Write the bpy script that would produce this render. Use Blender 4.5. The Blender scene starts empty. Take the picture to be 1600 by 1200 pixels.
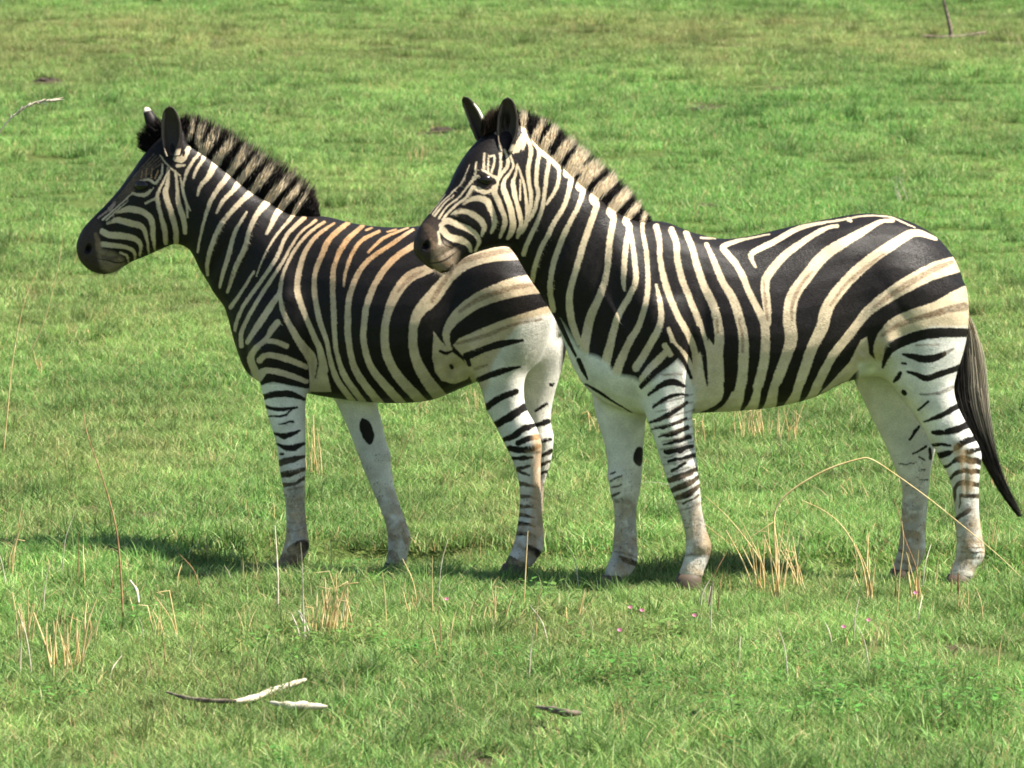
import bpy, math, random
import numpy as np
import openvdb as vdb
from mathutils import Vector, Matrix, Euler

# ------------------------------------------------------------------ camera, light
scene = bpy.context.scene
COL = scene.collection
R = math.radians
FPX = 7690.0; CAM = np.array([0.0, -18.0, 1.95]); PITCH = R(3.91)
cd = bpy.data.cameras.new('camera'); cam = bpy.data.objects.new('camera', cd); COL.objects.link(cam)
cam.location = CAM; cam.rotation_euler = (R(90) - PITCH, 0, 0)
cd.sensor_width = 36; cd.lens = FPX / 1600 * 36; cd.clip_end = 2000; cd.clip_start = 0.5
cd.dof.use_dof = True; cd.dof.focus_distance = 18.2; cd.dof.aperture_fstop = 11
scene.camera = cam

SUN_EL, SUN_B = 54.0, 7.0           # elevation, angle from the picture plane towards the viewer
world = bpy.data.worlds.new('World'); scene.world = world; world.use_nodes = True
nt = world.node_tree; bg = nt.nodes['Background']
sky = nt.nodes.new('ShaderNodeTexSky'); sky.sky_type = 'NISHITA'; sky.sun_disc = False
sky.sun_elevation = R(SUN_EL); sky.sun_rotation = R(90 + SUN_B)
nt.links.new(sky.outputs[0], bg.inputs[0]); bg.inputs[1].default_value = 0.062
sl = bpy.data.lights.new('sun', 'SUN'); sl.energy = 5.0; sl.angle = R(0.5); sl.color = (1.0, 0.94, 0.83)
sun = bpy.data.objects.new('sun', sl); COL.objects.link(sun)
sdir = Vector((math.cos(R(SUN_EL)) * math.cos(R(SUN_B)), -math.cos(R(SUN_EL)) * math.sin(R(SUN_B)), math.sin(R(SUN_EL))))
sun.rotation_euler = (-sdir).to_track_quat('-Z', 'Y').to_euler()
scene.view_settings.view_transform = 'Standard'; scene.view_settings.look = 'None'
scene.view_settings.exposure = 1.42
scene.cycles.filter_width = 1.7
scene.cycles.max_bounces = 6

# ------------------------------------------------------------------ helpers
rng = np.random.default_rng(7)

def tag(o, label=None, cat=None, group=None, kind=None):
    if label: o['label'] = label
    if cat: o['category'] = cat
    if group: o['group'] = group
    if kind: o['kind'] = kind
    return o

def mesh_obj(name, V, F, mat, parent=None, col=None, smooth=True, link=True, colname='Col'):
    me = bpy.data.meshes.new(name)
    V = np.asarray(V, dtype=np.float32)
    if isinstance(F, np.ndarray):
        n = F.shape[1]
        me.vertices.add(len(V)); me.vertices.foreach_set('co', V.ravel())
        me.loops.add(F.size); me.loops.foreach_set('vertex_index', F.astype(np.int32).ravel())
        me.polygons.add(len(F)); me.polygons.foreach_set('loop_start', np.arange(0, F.size, n, dtype=np.int32))
        me.update(calc_edges=True); me.validate()
    else:
        me.from_pydata(V.tolist(), [], F); me.update()
    if col is not None:
        a = me.color_attributes.new(colname, 'FLOAT_COLOR', 'POINT')
        c = np.ones((len(V), 4), np.float32); c[:, :3] = col
        a.data.foreach_set('color', c.ravel())
    if smooth: me.polygons.foreach_set('use_smooth', np.ones(len(me.polygons), bool))
    if mat: me.materials.append(mat)
    o = bpy.data.objects.new(name, me)
    if link: COL.objects.link(o)
    if parent: o.parent = parent
    return o

def body_mesh(V, Q, T, col, parent):
    me = bpy.data.meshes.new('body'); me.vertices.add(len(V)); me.vertices.foreach_set('co', np.asarray(V, np.float32).ravel())
    li = np.concatenate([Q.ravel(), T.ravel()]).astype(np.int32); me.loops.add(len(li)); me.loops.foreach_set('vertex_index', li)
    st = np.concatenate([np.arange(len(Q)) * 4, len(Q) * 4 + np.arange(len(T)) * 3]).astype(np.int32)
    me.polygons.add(len(st)); me.polygons.foreach_set('loop_start', st); me.update(calc_edges=True); me.validate()
    a = me.color_attributes.new('Col', 'FLOAT_COLOR', 'POINT'); c = np.ones((len(V), 4), np.float32); c[:, :3] = col; a.data.foreach_set('color', c.ravel())
    me.polygons.foreach_set('use_smooth', np.ones(len(st), bool)); me.materials.append(COAT)
    o = bpy.data.objects.new('body', me); COL.objects.link(o); o.parent = parent; return o

def vnoise(x, y, seed=0):
    xi = np.floor(x).astype(np.int64); yi = np.floor(y).astype(np.int64)
    xf = x - xi; yf = y - yi
    xf = xf * xf * (3 - 2 * xf); yf = yf * yf * (3 - 2 * yf)
    def h(a, b):
        n = (a * 374761393 + b * 668265263 + seed * 1442695041) & 0xffffffff
        n = ((n ^ (n >> 13)) * 1274126177) & 0xffffffff
        n = n ^ (n >> 16)
        return (n & 0xffff) / 65535.0
    return (h(xi, yi) * (1 - xf) + h(xi + 1, yi) * xf) * (1 - yf) + (h(xi, yi + 1) * (1 - xf) + h(xi + 1, yi + 1) * xf) * yf

def fbm(x, y, seed=0, oct=3):
    s = 0; a = 0.5; t = 0
    for k in range(oct):
        s = s + a * vnoise(x * 2 ** k + 17.3 * k, y * 2 ** k - 9.1 * k, seed + k); t += a; a *= 0.5
    return s / t

def crom(P, n):
    """Catmull-Rom through rows of P, n steps per span"""
    P = np.asarray(P, float)
    if len(P) < 3:
        t = np.linspace(0, 1, n + 1)[:, None]; return P[0] * (1 - t) + P[-1] * t
    Q = np.vstack([2 * P[0] - P[1], P, 2 * P[-1] - P[-2]]); out = []
    for i in range(1, len(Q) - 2):
        p0, p1, p2, p3 = Q[i - 1:i + 3]
        for t in np.linspace(0, 1, n, endpoint=False):
            out.append(0.5 * (2 * p1 + (p2 - p0) * t + (2 * p0 - 5 * p1 + 4 * p2 - p3) * t * t + (3 * p1 - p0 - 3 * p2 + p3) * t ** 3))
    out.append(P[-1]); return np.array(out)

def ray(px, py):
    """direction in the world of the sight line through a point of the photograph"""
    px = np.asarray(px, float); py = np.asarray(py, float)
    x = (px - 800) / FPX; y = (600 - py) / FPX
    c, s = math.cos(PITCH), math.sin(PITCH)
    return np.stack([x, c + y * s, -s + y * c], -1)

def material(name, base=(0.5, 0.5, 0.5), rough=0.7, spec=0.3, attr=None):
    m = bpy.data.materials.new(name); m.use_nodes = True
    b = m.node_tree.nodes['Principled BSDF']
    b.inputs['Base Color'].default_value = (*base, 1); b.inputs['Roughness'].default_value = rough
    b.inputs['Specular IOR Level'].default_value = spec
    if attr:
        a = m.node_tree.nodes.new('ShaderNodeAttribute'); a.attribute_name = attr
        m.node_tree.links.new(a.outputs['Color'], b.inputs['Base Color'])
    return m

# ------------------------------------------------------------------ materials
def coat_material():
    m = material('zebra_coat', rough=0.5, spec=0.16, attr='Col'); nt = m.node_tree; N = nt.nodes; L = nt.links
    b = N['Principled BSDF']; at = [n for n in N if n.type == 'ATTRIBUTE'][0]
    tc = N.new('ShaderNodeTexCoord')
    n1 = N.new('ShaderNodeTexNoise'); n1.inputs['Scale'].default_value = 130; n1.inputs['Detail'].default_value = 4
    n2 = N.new('ShaderNodeTexNoise'); n2.inputs['Scale'].default_value = 11; n2.inputs['Detail'].default_value = 3
    mpn = N.new('ShaderNodeMapping'); mpn.inputs['Scale'].default_value = (1.0, 1.6, 2.6); L.new(tc.outputs['Object'], mpn.inputs[0])
    L.new(mpn.outputs[0], n1.inputs[0]); L.new(tc.outputs['Object'], n2.inputs[0])
    # coat unevenness: hair clumps change the tone a little
    mr = N.new('ShaderNodeMapRange'); mr.inputs[3].default_value = 0.90; mr.inputs[4].default_value = 1.09
    mr.inputs[1].default_value = 0.3; mr.inputs[2].default_value = 0.7
    L.new(n1.outputs[0], mr.inputs[0])
    mr2 = N.new('ShaderNodeMapRange'); mr2.inputs[3].default_value = 0.85; mr2.inputs[4].default_value = 1.12
    mr2.inputs[1].default_value = 0.3; mr2.inputs[2].default_value = 0.7
    L.new(n2.outputs[0], mr2.inputs[0])
    mu = N.new('ShaderNodeMath'); mu.operation = 'MULTIPLY'; L.new(mr.outputs[0], mu.inputs[0]); L.new(mr2.outputs[0], mu.inputs[1])
    mx = N.new('ShaderNodeVectorMath'); mx.operation = 'SCALE'; L.new(at.outputs['Color'], mx.inputs[0]); L.new(mu.outputs[0], mx.inputs['Scale'])
    L.new(mx.outputs[0], b.inputs['Base Color'])
    bp = N.new('ShaderNodeBump'); bp.inputs['Strength'].default_value = 0.25; bp.inputs['Distance'].default_value = 0.003
    L.new(n1.outputs[0], bp.inputs['Height'])
    bp2 = N.new('ShaderNodeBump'); bp2.inputs['Strength'].default_value = 0.3; bp2.inputs['Distance'].default_value = 0.010
    L.new(n2.outputs[0], bp2.inputs['Height']); L.new(bp.outputs[0], bp2.inputs['Normal'])
    L.new(bp2.outputs[0], b.inputs['Normal'])
    b.inputs['Sheen Weight'].default_value = 0.0; b.inputs['Sheen Roughness'].default_value = 0.5
    return m
COAT = coat_material()
HAIR = material('zebra_hair', rough=0.55, spec=0.15, attr='Col')
_N = HAIR.node_tree.nodes; _t = _N.new('ShaderNodeBsdfTranslucent'); _m = _N.new('ShaderNodeMixShader'); _m.inputs[0].default_value = .5
_a = [n for n in _N if n.type == 'ATTRIBUTE'][0]; _o = [n for n in _N if n.type == 'OUTPUT_MATERIAL'][0]
HAIR.node_tree.links.new(_a.outputs['Color'], _t.inputs['Color']); HAIR.node_tree.links.new(_N['Principled BSDF'].outputs[0], _m.inputs[1])
HAIR.node_tree.links.new(_t.outputs[0], _m.inputs[2]); HAIR.node_tree.links.new(_m.outputs[0], _o.inputs[0])
EYE = material('zebra_eye', (0.010, 0.007, 0.005), 0.22, 0.4)
HOOF = material('zebra_hoof', (0.10, 0.075, 0.055), 0.6, 0.2)

# ------------------------------------------------------------------ colour codes of the coat
PAL = {'K': (0.013, 0.0105, 0.010), 'D': (0.035, 0.024, 0.018), 'B': (0.22, 0.145, 0.085), 'b': (0.10, 0.068, 0.045),
       'T': (0.23, 0.175, 0.12), 'W': (0.76, 0.73, 0.66), 'C': (0.60, 0.49, 0.33), 'O': (0.46, 0.27, 0.12),
       'V': (0.90, 0.79, 0.60), 'h': (0.16, 0.13, 0.11), 'o': (0.50, 0.31, 0.15), 'M': (0.045, 0.032, 0.025), 'N': (0.006, 0.005, 0.005), 'P': (0.36, 0.25, 0.20)}

class Frame:
    """a zebra's own frame: x along the body to the rump, y away from the near flank"""
    def __init__(s, px, y, yaw, yplane=-0.17):
        s.o = np.array([(px - 800) * 18.3 / FPX, y, 0.0]); s.yaw = R(yaw); s.y0 = yplane
        s.ax = np.array([math.cos(s.yaw), math.sin(s.yaw), 0]); s.ay = np.array([-math.sin(s.yaw), math.cos(s.yaw), 0])
        d = ray(px, 620); s.d = np.array([d @ s.ax, d @ s.ay, d[2]])
    def un(s, px, py, yl):
        d = ray(px, py); o = CAM - s.o
        dy = d @ s.ay; t = (yl - o @ s.ay) / dy
        p = o + d * np.asarray(t)[..., None]
        return np.stack([p @ s.ax, np.broadcast_to(yl, np.shape(t)).astype(float), p[..., 2]], -1)
    def flat(s, V):
        k = s.y0 - V[:, 1]
        return np.stack([V[:, 0] + k * s.d[0] / s.d[1], V[:, 2] + k * s.d[2] / s.d[1]], -1)

M_PX = 18.3 / FPX

def paint(fr, V, items, base='K', seed=0, lightfn=None):
    """coat pattern in the zebra's own side view: V local points -> colours"""
    uv = fr.flat(V)
    wob = (0.0009 + 0.0028 * np.clip((0.66 - uv[:, 1]) / .1, 0, 1))[:, None]
    u = uv + wob * (np.stack([vnoise(uv[:, 0] * 45, uv[:, 1] * 45, 5 + seed), vnoise(uv[:, 0] * 45, uv[:, 1] * 45, 9 + seed)], -1) - .5) * 2 \
           + 0.0010 * (np.stack([vnoise(uv[:, 0] * 160, uv[:, 1] * 160, 15 + seed), vnoise(uv[:, 0] * 160, uv[:, 1] * 160, 19 + seed)], -1) - .5) * 2
    col = np.empty((len(V), 3)); col[:] = PAL[base]
    soft = 0.0034
    order = np.argsort(u[:, 0]); us = u[order]; xs = us[:, 0]
    for it in items:
        code = it[0]
        if it[1] == 'P':
            P = np.array(it[2], float).reshape(-1, 2); Q = fr.un(P[:, 0], P[:, 1], fr.y0)[:, [0, 2]]
            pad = 0.01
        else:
            P = np.array(it[2], float).reshape(-1, 2); w = it[1]
            w = [w] * len(P) if np.isscalar(w) else list(w)
            if len(w) != len(P): w = np.interp(np.linspace(0, 1, len(P)), np.linspace(0, 1, len(w)), w)
            Q = fr.un(P[:, 0], P[:, 1], fr.y0)[:, [0, 2]]
            PW = crom(np.column_stack([Q, np.array(w) * M_PX * 0.5]), 4); Q = PW[:, :2]; W = np.maximum(PW[:, 2], 0.0004)
            pad = W.max() + soft
        i0 = np.searchsorted(xs, Q[:, 0].min() - pad); i1 = np.searchsorted(xs, Q[:, 0].max() + pad)
        if i1 <= i0: continue
        sub = us[i0:i1]; m = (sub[:, 1] > Q[:, 1].min() - pad) & (sub[:, 1] < Q[:, 1].max() + pad)
        if not m.any(): continue
        p = sub[m]; idx = order[i0:i1][m]
        if it[1] == 'P':
            ins = np.zeros(len(p), bool); dmin = np.full(len(p), 1e9)
            for a, b in zip(Q, np.roll(Q, -1, 0)):
                c = ((a[1] > p[:, 1]) != (b[1] > p[:, 1])) & (p[:, 0] < (b[0] - a[0]) * (p[:, 1] - a[1]) / (b[1] - a[1] + 1e-12) + a[0])
                ins ^= c
                ab = b - a; t = np.clip(((p - a) @ ab) / (ab @ ab + 1e-12), 0, 1)
                dmin = np.minimum(dmin, np.hypot(*(p - a - t[:, None] * ab).T))
            sd = np.where(ins, -dmin, dmin)
        else:
            sd = np.full(len(p), 1e9)
            for k in range(len(Q) - 1):
                a, b = Q[k], Q[k + 1]; ab = b - a
                t = np.clip(((p - a) @ ab) / (ab @ ab + 1e-12), 0, 1)
                sd = np.minimum(sd, np.hypot(*(p - a - t[:, None] * ab).T) - (W[k] * (1 - t) + W[k + 1] * t))
        if code == 'h':
            al = np.clip(0.5 - sd / 0.025, 0, 1) * np.clip(fbm(p[:, 0] * 60, p[:, 1] * 60, 68) * 1.5 - .15, 0, .62)
        elif code == 'o':
            al = np.clip(0.5 - sd / 0.022, 0, 1) * np.clip(fbm(p[:, 0] * 40, p[:, 1] * 18, 58) * 1.6 - .15, 0, .75)
        elif code in 'Bb':
            al = np.clip(0.5 - sd / 0.006, 0, 1) * 0.8
            al *= 0.55 + 0.6 * vnoise(p[:, 0] * 120, p[:, 1] * 300, 3)
            al = np.clip(al, 0, 1)
        else:
            al = np.clip(0.5 - sd / (0.016 if code in 'TMPO' and it[1] == 'P' else 0.018 if code == 'W' else soft), 0, 1)
        if code == 'L': c = lightfn(p)
        elif code == 'W': c = np.array([[0.77, 0.745, 0.68]]) * (0.80 + 0.34 * fbm(p[:, 0] * 22, p[:, 1] * 22, 57))[:, None]
        else: c = np.array(PAL[code])[None]
        col[idx] = col[idx] * (1 - al[:, None]) + c * al[:, None]
    return col

# ------------------------------------------------------------------ body: sections lofted, merged as one smooth volume
VOX = 0.006
def loft_mesh(fr, secs, yc=0.0, psi=0.0, p=0.9, shift=0.0, n=28, steps=5):
    """secs rows: Ax Ay Bx By halfwidth [yc] ; A and B lie on the upper/front and lower/back outline"""
    S = np.array([list(s) + [yc] * (6 - len(s)) for s in secs], float)
    rows = []
    for s in S:
        A = fr.un(s[0], s[1], s[5]); B = fr.un(s[2], s[3], s[5]); rows.append(np.r_[A, B, s[4]])
    Q = crom(np.array(rows), steps)
    th = np.linspace(0, 2 * math.pi, n, endpoint=False)
    lat = np.array([-math.sin(psi), math.cos(psi), 0])
    V = []
    for q in Q:
        A, B, hw = q[:3], q[3:6], max(q[6], 0.004); C = (A + B) / 2; H = (A - B) / 2
        v = np.cos(th); w = np.sign(np.sin(th)) * np.abs(np.sin(th)) ** p
        v2 = v + shift * (1 - v * v)
        V.append(C + v2[:, None] * H + w[:, None] * hw * lat)
    m = len(V); V = np.vstack(V)
    F = []
    for i in range(m - 1):
        for j in range(n):
            j2 = (j + 1) % n; F.append((i * n + j, i * n + j2, (i + 1) * n + j2, (i + 1) * n + j))
    T = []
    for base, flip in ((0, 0), ((m - 1) * n, 1)):
        c = V[base:base + n].mean(0); V = np.vstack([V, c]); ci = len(V) - 1
        for j in range(n):
            a, b = base + j, base + (j + 1) % n
            T.append((ci, b, a) if not flip else (ci, a, b))
    return V, np.array(F), np.array(T)

def field(parts, bumps, fr):
    allV = np.vstack([p[0] for p in parts]); lo = allV.min(0) - 0.06; hi = allV.max(0) + 0.06
    i0 = np.floor(lo / VOX).astype(int); sh = tuple(int(a) for a in (np.ceil(hi / VOX).astype(int) - i0))
    HWB = 11; BG = HWB * VOX
    f = None
    tr = vdb.createLinearTransform(voxelSize=VOX)
    for (V, F, T, k) in parts:
        g = vdb.FloatGrid.createLevelSetFromPolygons(V.astype(np.float32), T.astype(np.uint32), F.astype(np.uint32), tr, HWB, HWB)
        a = np.full(sh, BG, np.float32); g.copyToArray(a, ijk=tuple(int(x) for x in i0))
        if f is None: f = a; continue
        mn = np.minimum(f, a); h = np.maximum(k - np.abs(f - a), 0) / k
        f = np.where((mn < BG * 0.75) & (mn > -BG * 0.9), mn - h * h * k * 0.25, mn)
    for _ in range(2):
        for ax in range(3):
            f = (np.roll(f, 1, ax) + 2 * f + np.roll(f, -1, ax)) * 0.25
    X = (np.arange(sh[0]) + i0[0]) * VOX; Y = (np.arange(sh[1]) + i0[1]) * VOX; Z = (np.arange(sh[2]) + i0[2]) * VOX
    ks = fr.d[0] / fr.d[1]; kz = fr.d[2] / fr.d[1]
    for (px, py, rx, ry, ang, amp, side) in bumps:
        c = fr.un(px, py, fr.y0)
        x0, x1 = np.searchsorted(X, [c[0] - 3 * max(rx, ry) * M_PX, c[0] + 3 * max(rx, ry) * M_PX])
        z0, z1 = np.searchsorted(Z, [c[2] - 3 * max(rx, ry) * M_PX - .05, c[2] + 3 * max(rx, ry) * M_PX + .05])
        XX, YY, ZZ = np.meshgrid(X[x0:x1], Y, Z[z0:z1], indexing='ij')
        yy = np.abs(YY) if side == 0 else -YY * side
        kk = fr.y0 - (-yy)
        dx = (XX + kk * ks - c[0]) / M_PX; dz = (ZZ + kk * kz - c[2]) / M_PX
        ca, sa = math.cos(R(ang)), math.sin(R(ang))
        amp = amp * (1.8 if side == 0 else 1.4)
        e = ((dx * ca + dz * sa) / rx) ** 2 + ((-dx * sa + dz * ca) / ry) ** 2
        f[x0:x1, :, z0:z1] -= (amp * np.exp(-e) * (yy > 0.01)).astype(np.float32)
    g = vdb.FloatGrid(BG); g.transform = tr
    g.copyFromArray(f, ijk=tuple(int(x) for x in i0))
    P, Q = g.convertToQuads(0.0)
    return np.asarray(P), np.asarray(Q)[:, ::-1]

def subdivide(P, Q):
    me = bpy.data.meshes.new('t'); o = mesh_obj('t', P, Q, None)
    md = o.modifiers.new('s', 'SMOOTH'); md.factor = 0.5; md.iterations = 3
    sd = o.modifiers.new('d', 'SUBSURF'); sd.levels = 1
    dg = bpy.context.evaluated_depsgraph_get(); ev = o.evaluated_get(dg); m2 = ev.to_mesh()
    V = np.empty(len(m2.vertices) * 3, np.float32); m2.vertices.foreach_get('co', V)
    F = np.empty(len(m2.polygons) * 4, np.int32); m2.loops.foreach_get('vertex_index', F)
    N = np.empty(len(m2.vertices) * 3, np.float32); m2.vertex_normals.foreach_get('vector', N)
    ev.to_mesh_clear(); bpy.data.objects.remove(o)
    return V.reshape(-1, 3), F.reshape(-1, 4), N.reshape(-1, 3)

def ear_mesh(base, tip, face, width, n=16, m=22):
    """a cupped, pointed ear: open towards 'face'"""
    base = np.array(base); tip = np.array(tip); ax = tip - base; Ln = np.linalg.norm(ax); ax /= Ln
    Nn = np.array(face, float); Nn -= ax * (Nn @ ax); Nn /= np.linalg.norm(Nn); W = np.cross(ax, Nn)
    V = []; kind = []
    ts = np.linspace(0, 1, m)
    prof = np.interp(ts, [0, .15, .4, .65, .85, .95, 1], [.62, .82, 1, .98, .74, .48, .10])
    half = np.interp(ts, [0, .3, 1], [2.5, 1.75, 1.15])
    th = 0.007
    for t, pr, ha in zip(ts, prof, half):
        r = width * 0.5 * pr / max(math.sin(min(ha, 1.57)), .3); c = base + ax * Ln * t + Nn * (r * 0.4) - Nn * 0.012 * math.sin(t * 3.1)
        an = np.linspace(-ha, ha, n)
        out = c + r * (np.sin(an)[:, None] * W - np.cos(an)[:, None] * Nn)
        ri = max(r - th, r * 0.6)
        inn = c + ri * (np.sin(an[::-1])[:, None] * W - np.cos(an[::-1])[:, None] * Nn)
        V += list(out) + list(inn)
        kind += [(0, t, abs(a) / ha) for a in an] + [(1, t, abs(a) / ha) for a in an[::-1]]
    V = np.array(V); k = 2 * n; F = []
    for i in range(m - 1):
        for j in range(k):
            j2 = (j + 1) % k; F.append((i * k + j, i * k + j2, (i + 1) * k + j2, (i + 1) * k + j))
    # close the tip strip
    i = m - 1
    for j in range(n - 1): F.append((i * k + j, i * k + j + 1, i * k + k - 2 - j, i * k + k - 1 - j))
    return V, np.array(F), np.array(kind)

def strands(name, B, T, mid, rad, colfn, parent, mat=HAIR, seg=3, seed=1):
    """tapered three-sided hairs: base B, tip T, bend offset mid"""
    n = len(B); r = np.random.default_rng(seed)
    ph = r.uniform(0, 6.28, n)
    V = np.zeros((n, seg * 3 + 1, 3)); D = T - B; D /= np.linalg.norm(D, axis=1)[:, None] + 1e-9
    up = np.tile([0.0, 1.0, 0.0], (n, 1)); s1 = np.cross(D, up); s1 /= np.linalg.norm(s1, axis=1)[:, None] + 1e-9; s2 = np.cross(D, s1)
    rad = np.broadcast_to(rad, (n,))
    for k in range(seg):
        t = k / seg; C = B * (1 - t) + T * t + mid * (4 * t * (1 - t)); rr = rad * (1 - 0.75 * t)
        for j in range(3):
            a = ph + j * 2.0944
            V[:, k * 3 + j] = C + (np.cos(a) * rr)[:, None] * s1 + (np.sin(a) * rr)[:, None] * s2
    V[:, -1] = T
    nv = seg * 3 + 1; F4 = []; 
    for k in range(seg - 1):
        for j in range(3): F4.append((k * 3 + j, k * 3 + (j + 1) % 3, (k + 1) * 3 + (j + 1) % 3, (k + 1) * 3 + j))
    F3 = [((seg - 1) * 3 + j, (seg - 1) * 3 + (j + 1) % 3, nv - 1, nv - 1) for j in range(3)]
    # quads, and the tip as triangles split from quads
    off = np.arange(n)[:, None, None] * nv
    Q = (np.array(F4)[None] + off).reshape(-1, 4)
    Tr = (np.array(F3)[None, :, :3] + off).reshape(-1, 3)
    V = V.reshape(-1, 3); tt = np.tile(np.r_[np.repeat(np.arange(seg) / seg, 3), 1.0], n)
    col = colfn(V, tt)
    # quads as two triangles so one array serves
    Fa = np.vstack([Q[:, [0, 1, 2]], Q[:, [0, 2, 3]], Tr])
    return mesh_obj(name, V, Fa, mat, parent, col)

def poly_at(C, s):
    """points of polyline C at fractions s"""
    C = np.asarray(C, float); d = np.r_[0, np.cumsum(np.linalg.norm(np.diff(C, axis=0), axis=1))]; d /= d[-1]
    return np.stack([np.interp(s, d, C[:, k]) for k in range(C.shape[1])], -1)

FOOT = []      # world points the ground must meet

def build_zebra(spec):
    fr = spec['frame']; name_label = spec['label']
    root = bpy.data.objects.new('zebra', None); COL.objects.link(root)
    root.location = fr.o; root.rotation_euler = (0, 0, fr.yaw); root.empty_display_size = 0.2
    tag(root, name_label, 'zebra', 'zebras standing in the meadow')
    parts = []
    for (key, kw, k) in spec['lofts']:
        V, F, T = loft_mesh(fr, spec[key], **kw); parts.append((V, F, T, k))
    P, Q = field(parts, spec['bumps'], fr)
    V, F, N = subdivide(P, Q)
    hid = spec['leg_split']                     # below the belly, beyond the mid-plane -> far legs
    fz = fr.un(800, hid, 0)[2]
    lf = spec['lightfn']
    col = paint(fr, V, spec['near'], lightfn=lf)
    far = (V[:, 1] > 0.015) & (V[:, 2] < fz)
    if far.any(): col[far] = paint(fr, V[far], spec['far'], base='W', seed=3, lightfn=lf) * (0.84 + 0.3 * fbm(V[far][:, 0] * 22, V[far][:, 2] * 22, 57))[:, None]
    # belly line: underside goes pale dun on both
    # dust and mud on knees, cannons and pasterns
    zz = V[:, 2]; n1 = fbm(V[:, 0] * 30, V[:, 2] * 30 + V[:, 1] * 20, 21)
    mud = np.clip((0.46 - zz) / 0.30, 0, 1) * np.clip((n1 - 0.24) * 2.4, 0, 1) * 0.8
    mud = np.maximum(mud, np.clip((0.10 - zz) / 0.05, 0, 1) * (0.15 + 0.5 * n1))
    mudc = np.array([0.42, 0.32, 0.20])[None] * (0.55 + 0.9 * fbm(V[:, 0] * 80, V[:, 2] * 80, 31))[:, None]
    col = col * (1 - mud[:, None]) + mudc * mud[:, None]
    # small dark flecks on the lower legs
    sp = vnoise(V[:, 0] * 240 + V[:, 1] * 160, V[:, 2] * 210, 41)
    fl = (sp > 0.80) & (zz < 0.42) & (vnoise(V[:, 0] * 30, V[:, 2] * 30, 43) > 0.5)
    col[fl] *= 0.55
    rh = np.random.default_rng(77); nh = 260000; pick = rh.choice(len(V), nh, replace=False)
    pv = V[pick]; pn = N[pick]; flow = np.tile([1.0, 0.0, -0.75], (nh, 1)); leg = np.clip((0.62 - pv[:, 2]) / .15, 0, 1)[:, None]
    flow = flow * (1 - leg) + np.array([[0.15, 0, -1.0]]) * leg; flow += rh.normal(0, .22, (nh, 3))
    flow -= pn * (flow * pn).sum(1)[:, None]; flow /= np.linalg.norm(flow, axis=1)[:, None] + 1e-9
    sd_ = np.cross(pn, flow); ln = rh.uniform(.009, .020, (nh, 1)); ln *= np.where(pv[:, :1] < fr.un(spec['muzzle_x'], 380, 0)[0], .45, 1.0)
    wd = rh.uniform(.0008, .0015, (nh, 1)); b0 = pv - pn * .0006
    HV = np.stack([b0 - sd_ * wd, b0 + sd_ * wd, pv + flow * ln + pn * ln * rh.uniform(.06, .24, (nh, 1))], 1).reshape(-1, 3)
    lum = col[pick].mean(1, keepdims=True); amp_ = np.where(lum > .3, .16, .45); HC = np.repeat(np.clip(col[pick] * (1 + amp_ * rh.uniform(-1, 1, (nh, 1))), 0, .9), 3, 0)
    HF = np.arange(nh * 3).reshape(-1, 3); HF = np.c_[HF, HF[:, 2]]
    ears = []
    for e in spec['ears']:
        b = fr.un(e['base'][0], e['base'][1], e['yb']); t = fr.un(e['tip'][0], e['tip'][1], e['yt'])
        EV, EF, kd = ear_mesh(b, t, e['face'], e['w'])
        c = np.empty((len(EV), 3)); c[:] = (0.018, 0.014, 0.012)
        back = kd[:, 0] == 0
        inner = kd[:, 0] == 1
        c[inner] = np.array([0.06, 0.047, 0.037])
        rimh = inner & (kd[:, 2] > 0.84) & (kd[:, 1] < 0.9); c[rimh] = (0.16, 0.12, 0.085)
        lo, hi = e['white']
        wm = back & (kd[:, 1] > lo) & (kd[:, 1] < hi); c[wm] = (0.62, 0.56, 0.46)
        tip = (kd[:, 1] > 0.97); c[tip] = (0.25, 0.2, 0.15)
        wb = back & (kd[:, 1] < 0.14); c[wb] = (0.5, 0.42, 0.3)
        ears.append((EV, EF, c))
    VV = [V]; FF = [F]; CC = [col]; n = len(V)
    for EV, EF, c in ears: VV.append(EV); FF.append(EF + n); CC.append(c); n += len(EV)
    FF.append(HF + n); VV.append(HV); CC.append(HC); nq = sum(len(f) for f in FF[:-1])
    body = body_mesh(np.vstack(VV), np.vstack(FF[:-1]), HF[:, :3] + n, np.vstack(CC), root)
    # eyes
    for (px, py, yl, r, nrm) in spec['eyes']:
        c = fr.un(px, py, yl)
        me = bpy.data.meshes.new('eye'); import bmesh as bmm
        bm = bmm.new(); bmm.ops.create_uvsphere(bm, u_segments=24, v_segments=16, radius=r)
        bm.to_mesh(me); bm.free(); me.polygons.foreach_set('use_smooth', np.ones(len(me.polygons), bool)); me.materials.append(EYE)
        o = bpy.data.objects.new('eye', me); COL.objects.link(o); o.parent = root; o.location = c; o.scale = (1.25, 0.8, 0.9)
    # hooves
    for (ax, ay, bx, by, yl) in spec['hooves']:
        A = fr.un(ax, ay, yl); B = fr.un(bx, by, yl); C = (A + B) / 2; hx = np.linalg.norm(B - A) / 2
        V0 = []; m = 20
        for (dz, s, sx) in ((0.022, .80, -0.0), (0.0, .92, -.004), (-0.03, 1.05, -.010), (-0.036, 1.02, -.010)):
            for j in range(m):
                a = 2 * math.pi * j / m
                V0.append((C[0] + sx + math.cos(a) * hx * s * (1.0 if math.cos(a) > 0 else 1.12), C[1] + math.sin(a) * 0.045 * s, C[2] + dz))
        F0 = [(i * m + j, i * m + (j + 1) % m, (i + 1) * m + (j + 1) % m, (i + 1) * m + j) for i in range(3) for j in range(m)]
        F0.append(tuple(range(m))[::-1]); F0.append(tuple(3 * m + j for j in range(m)))
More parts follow.
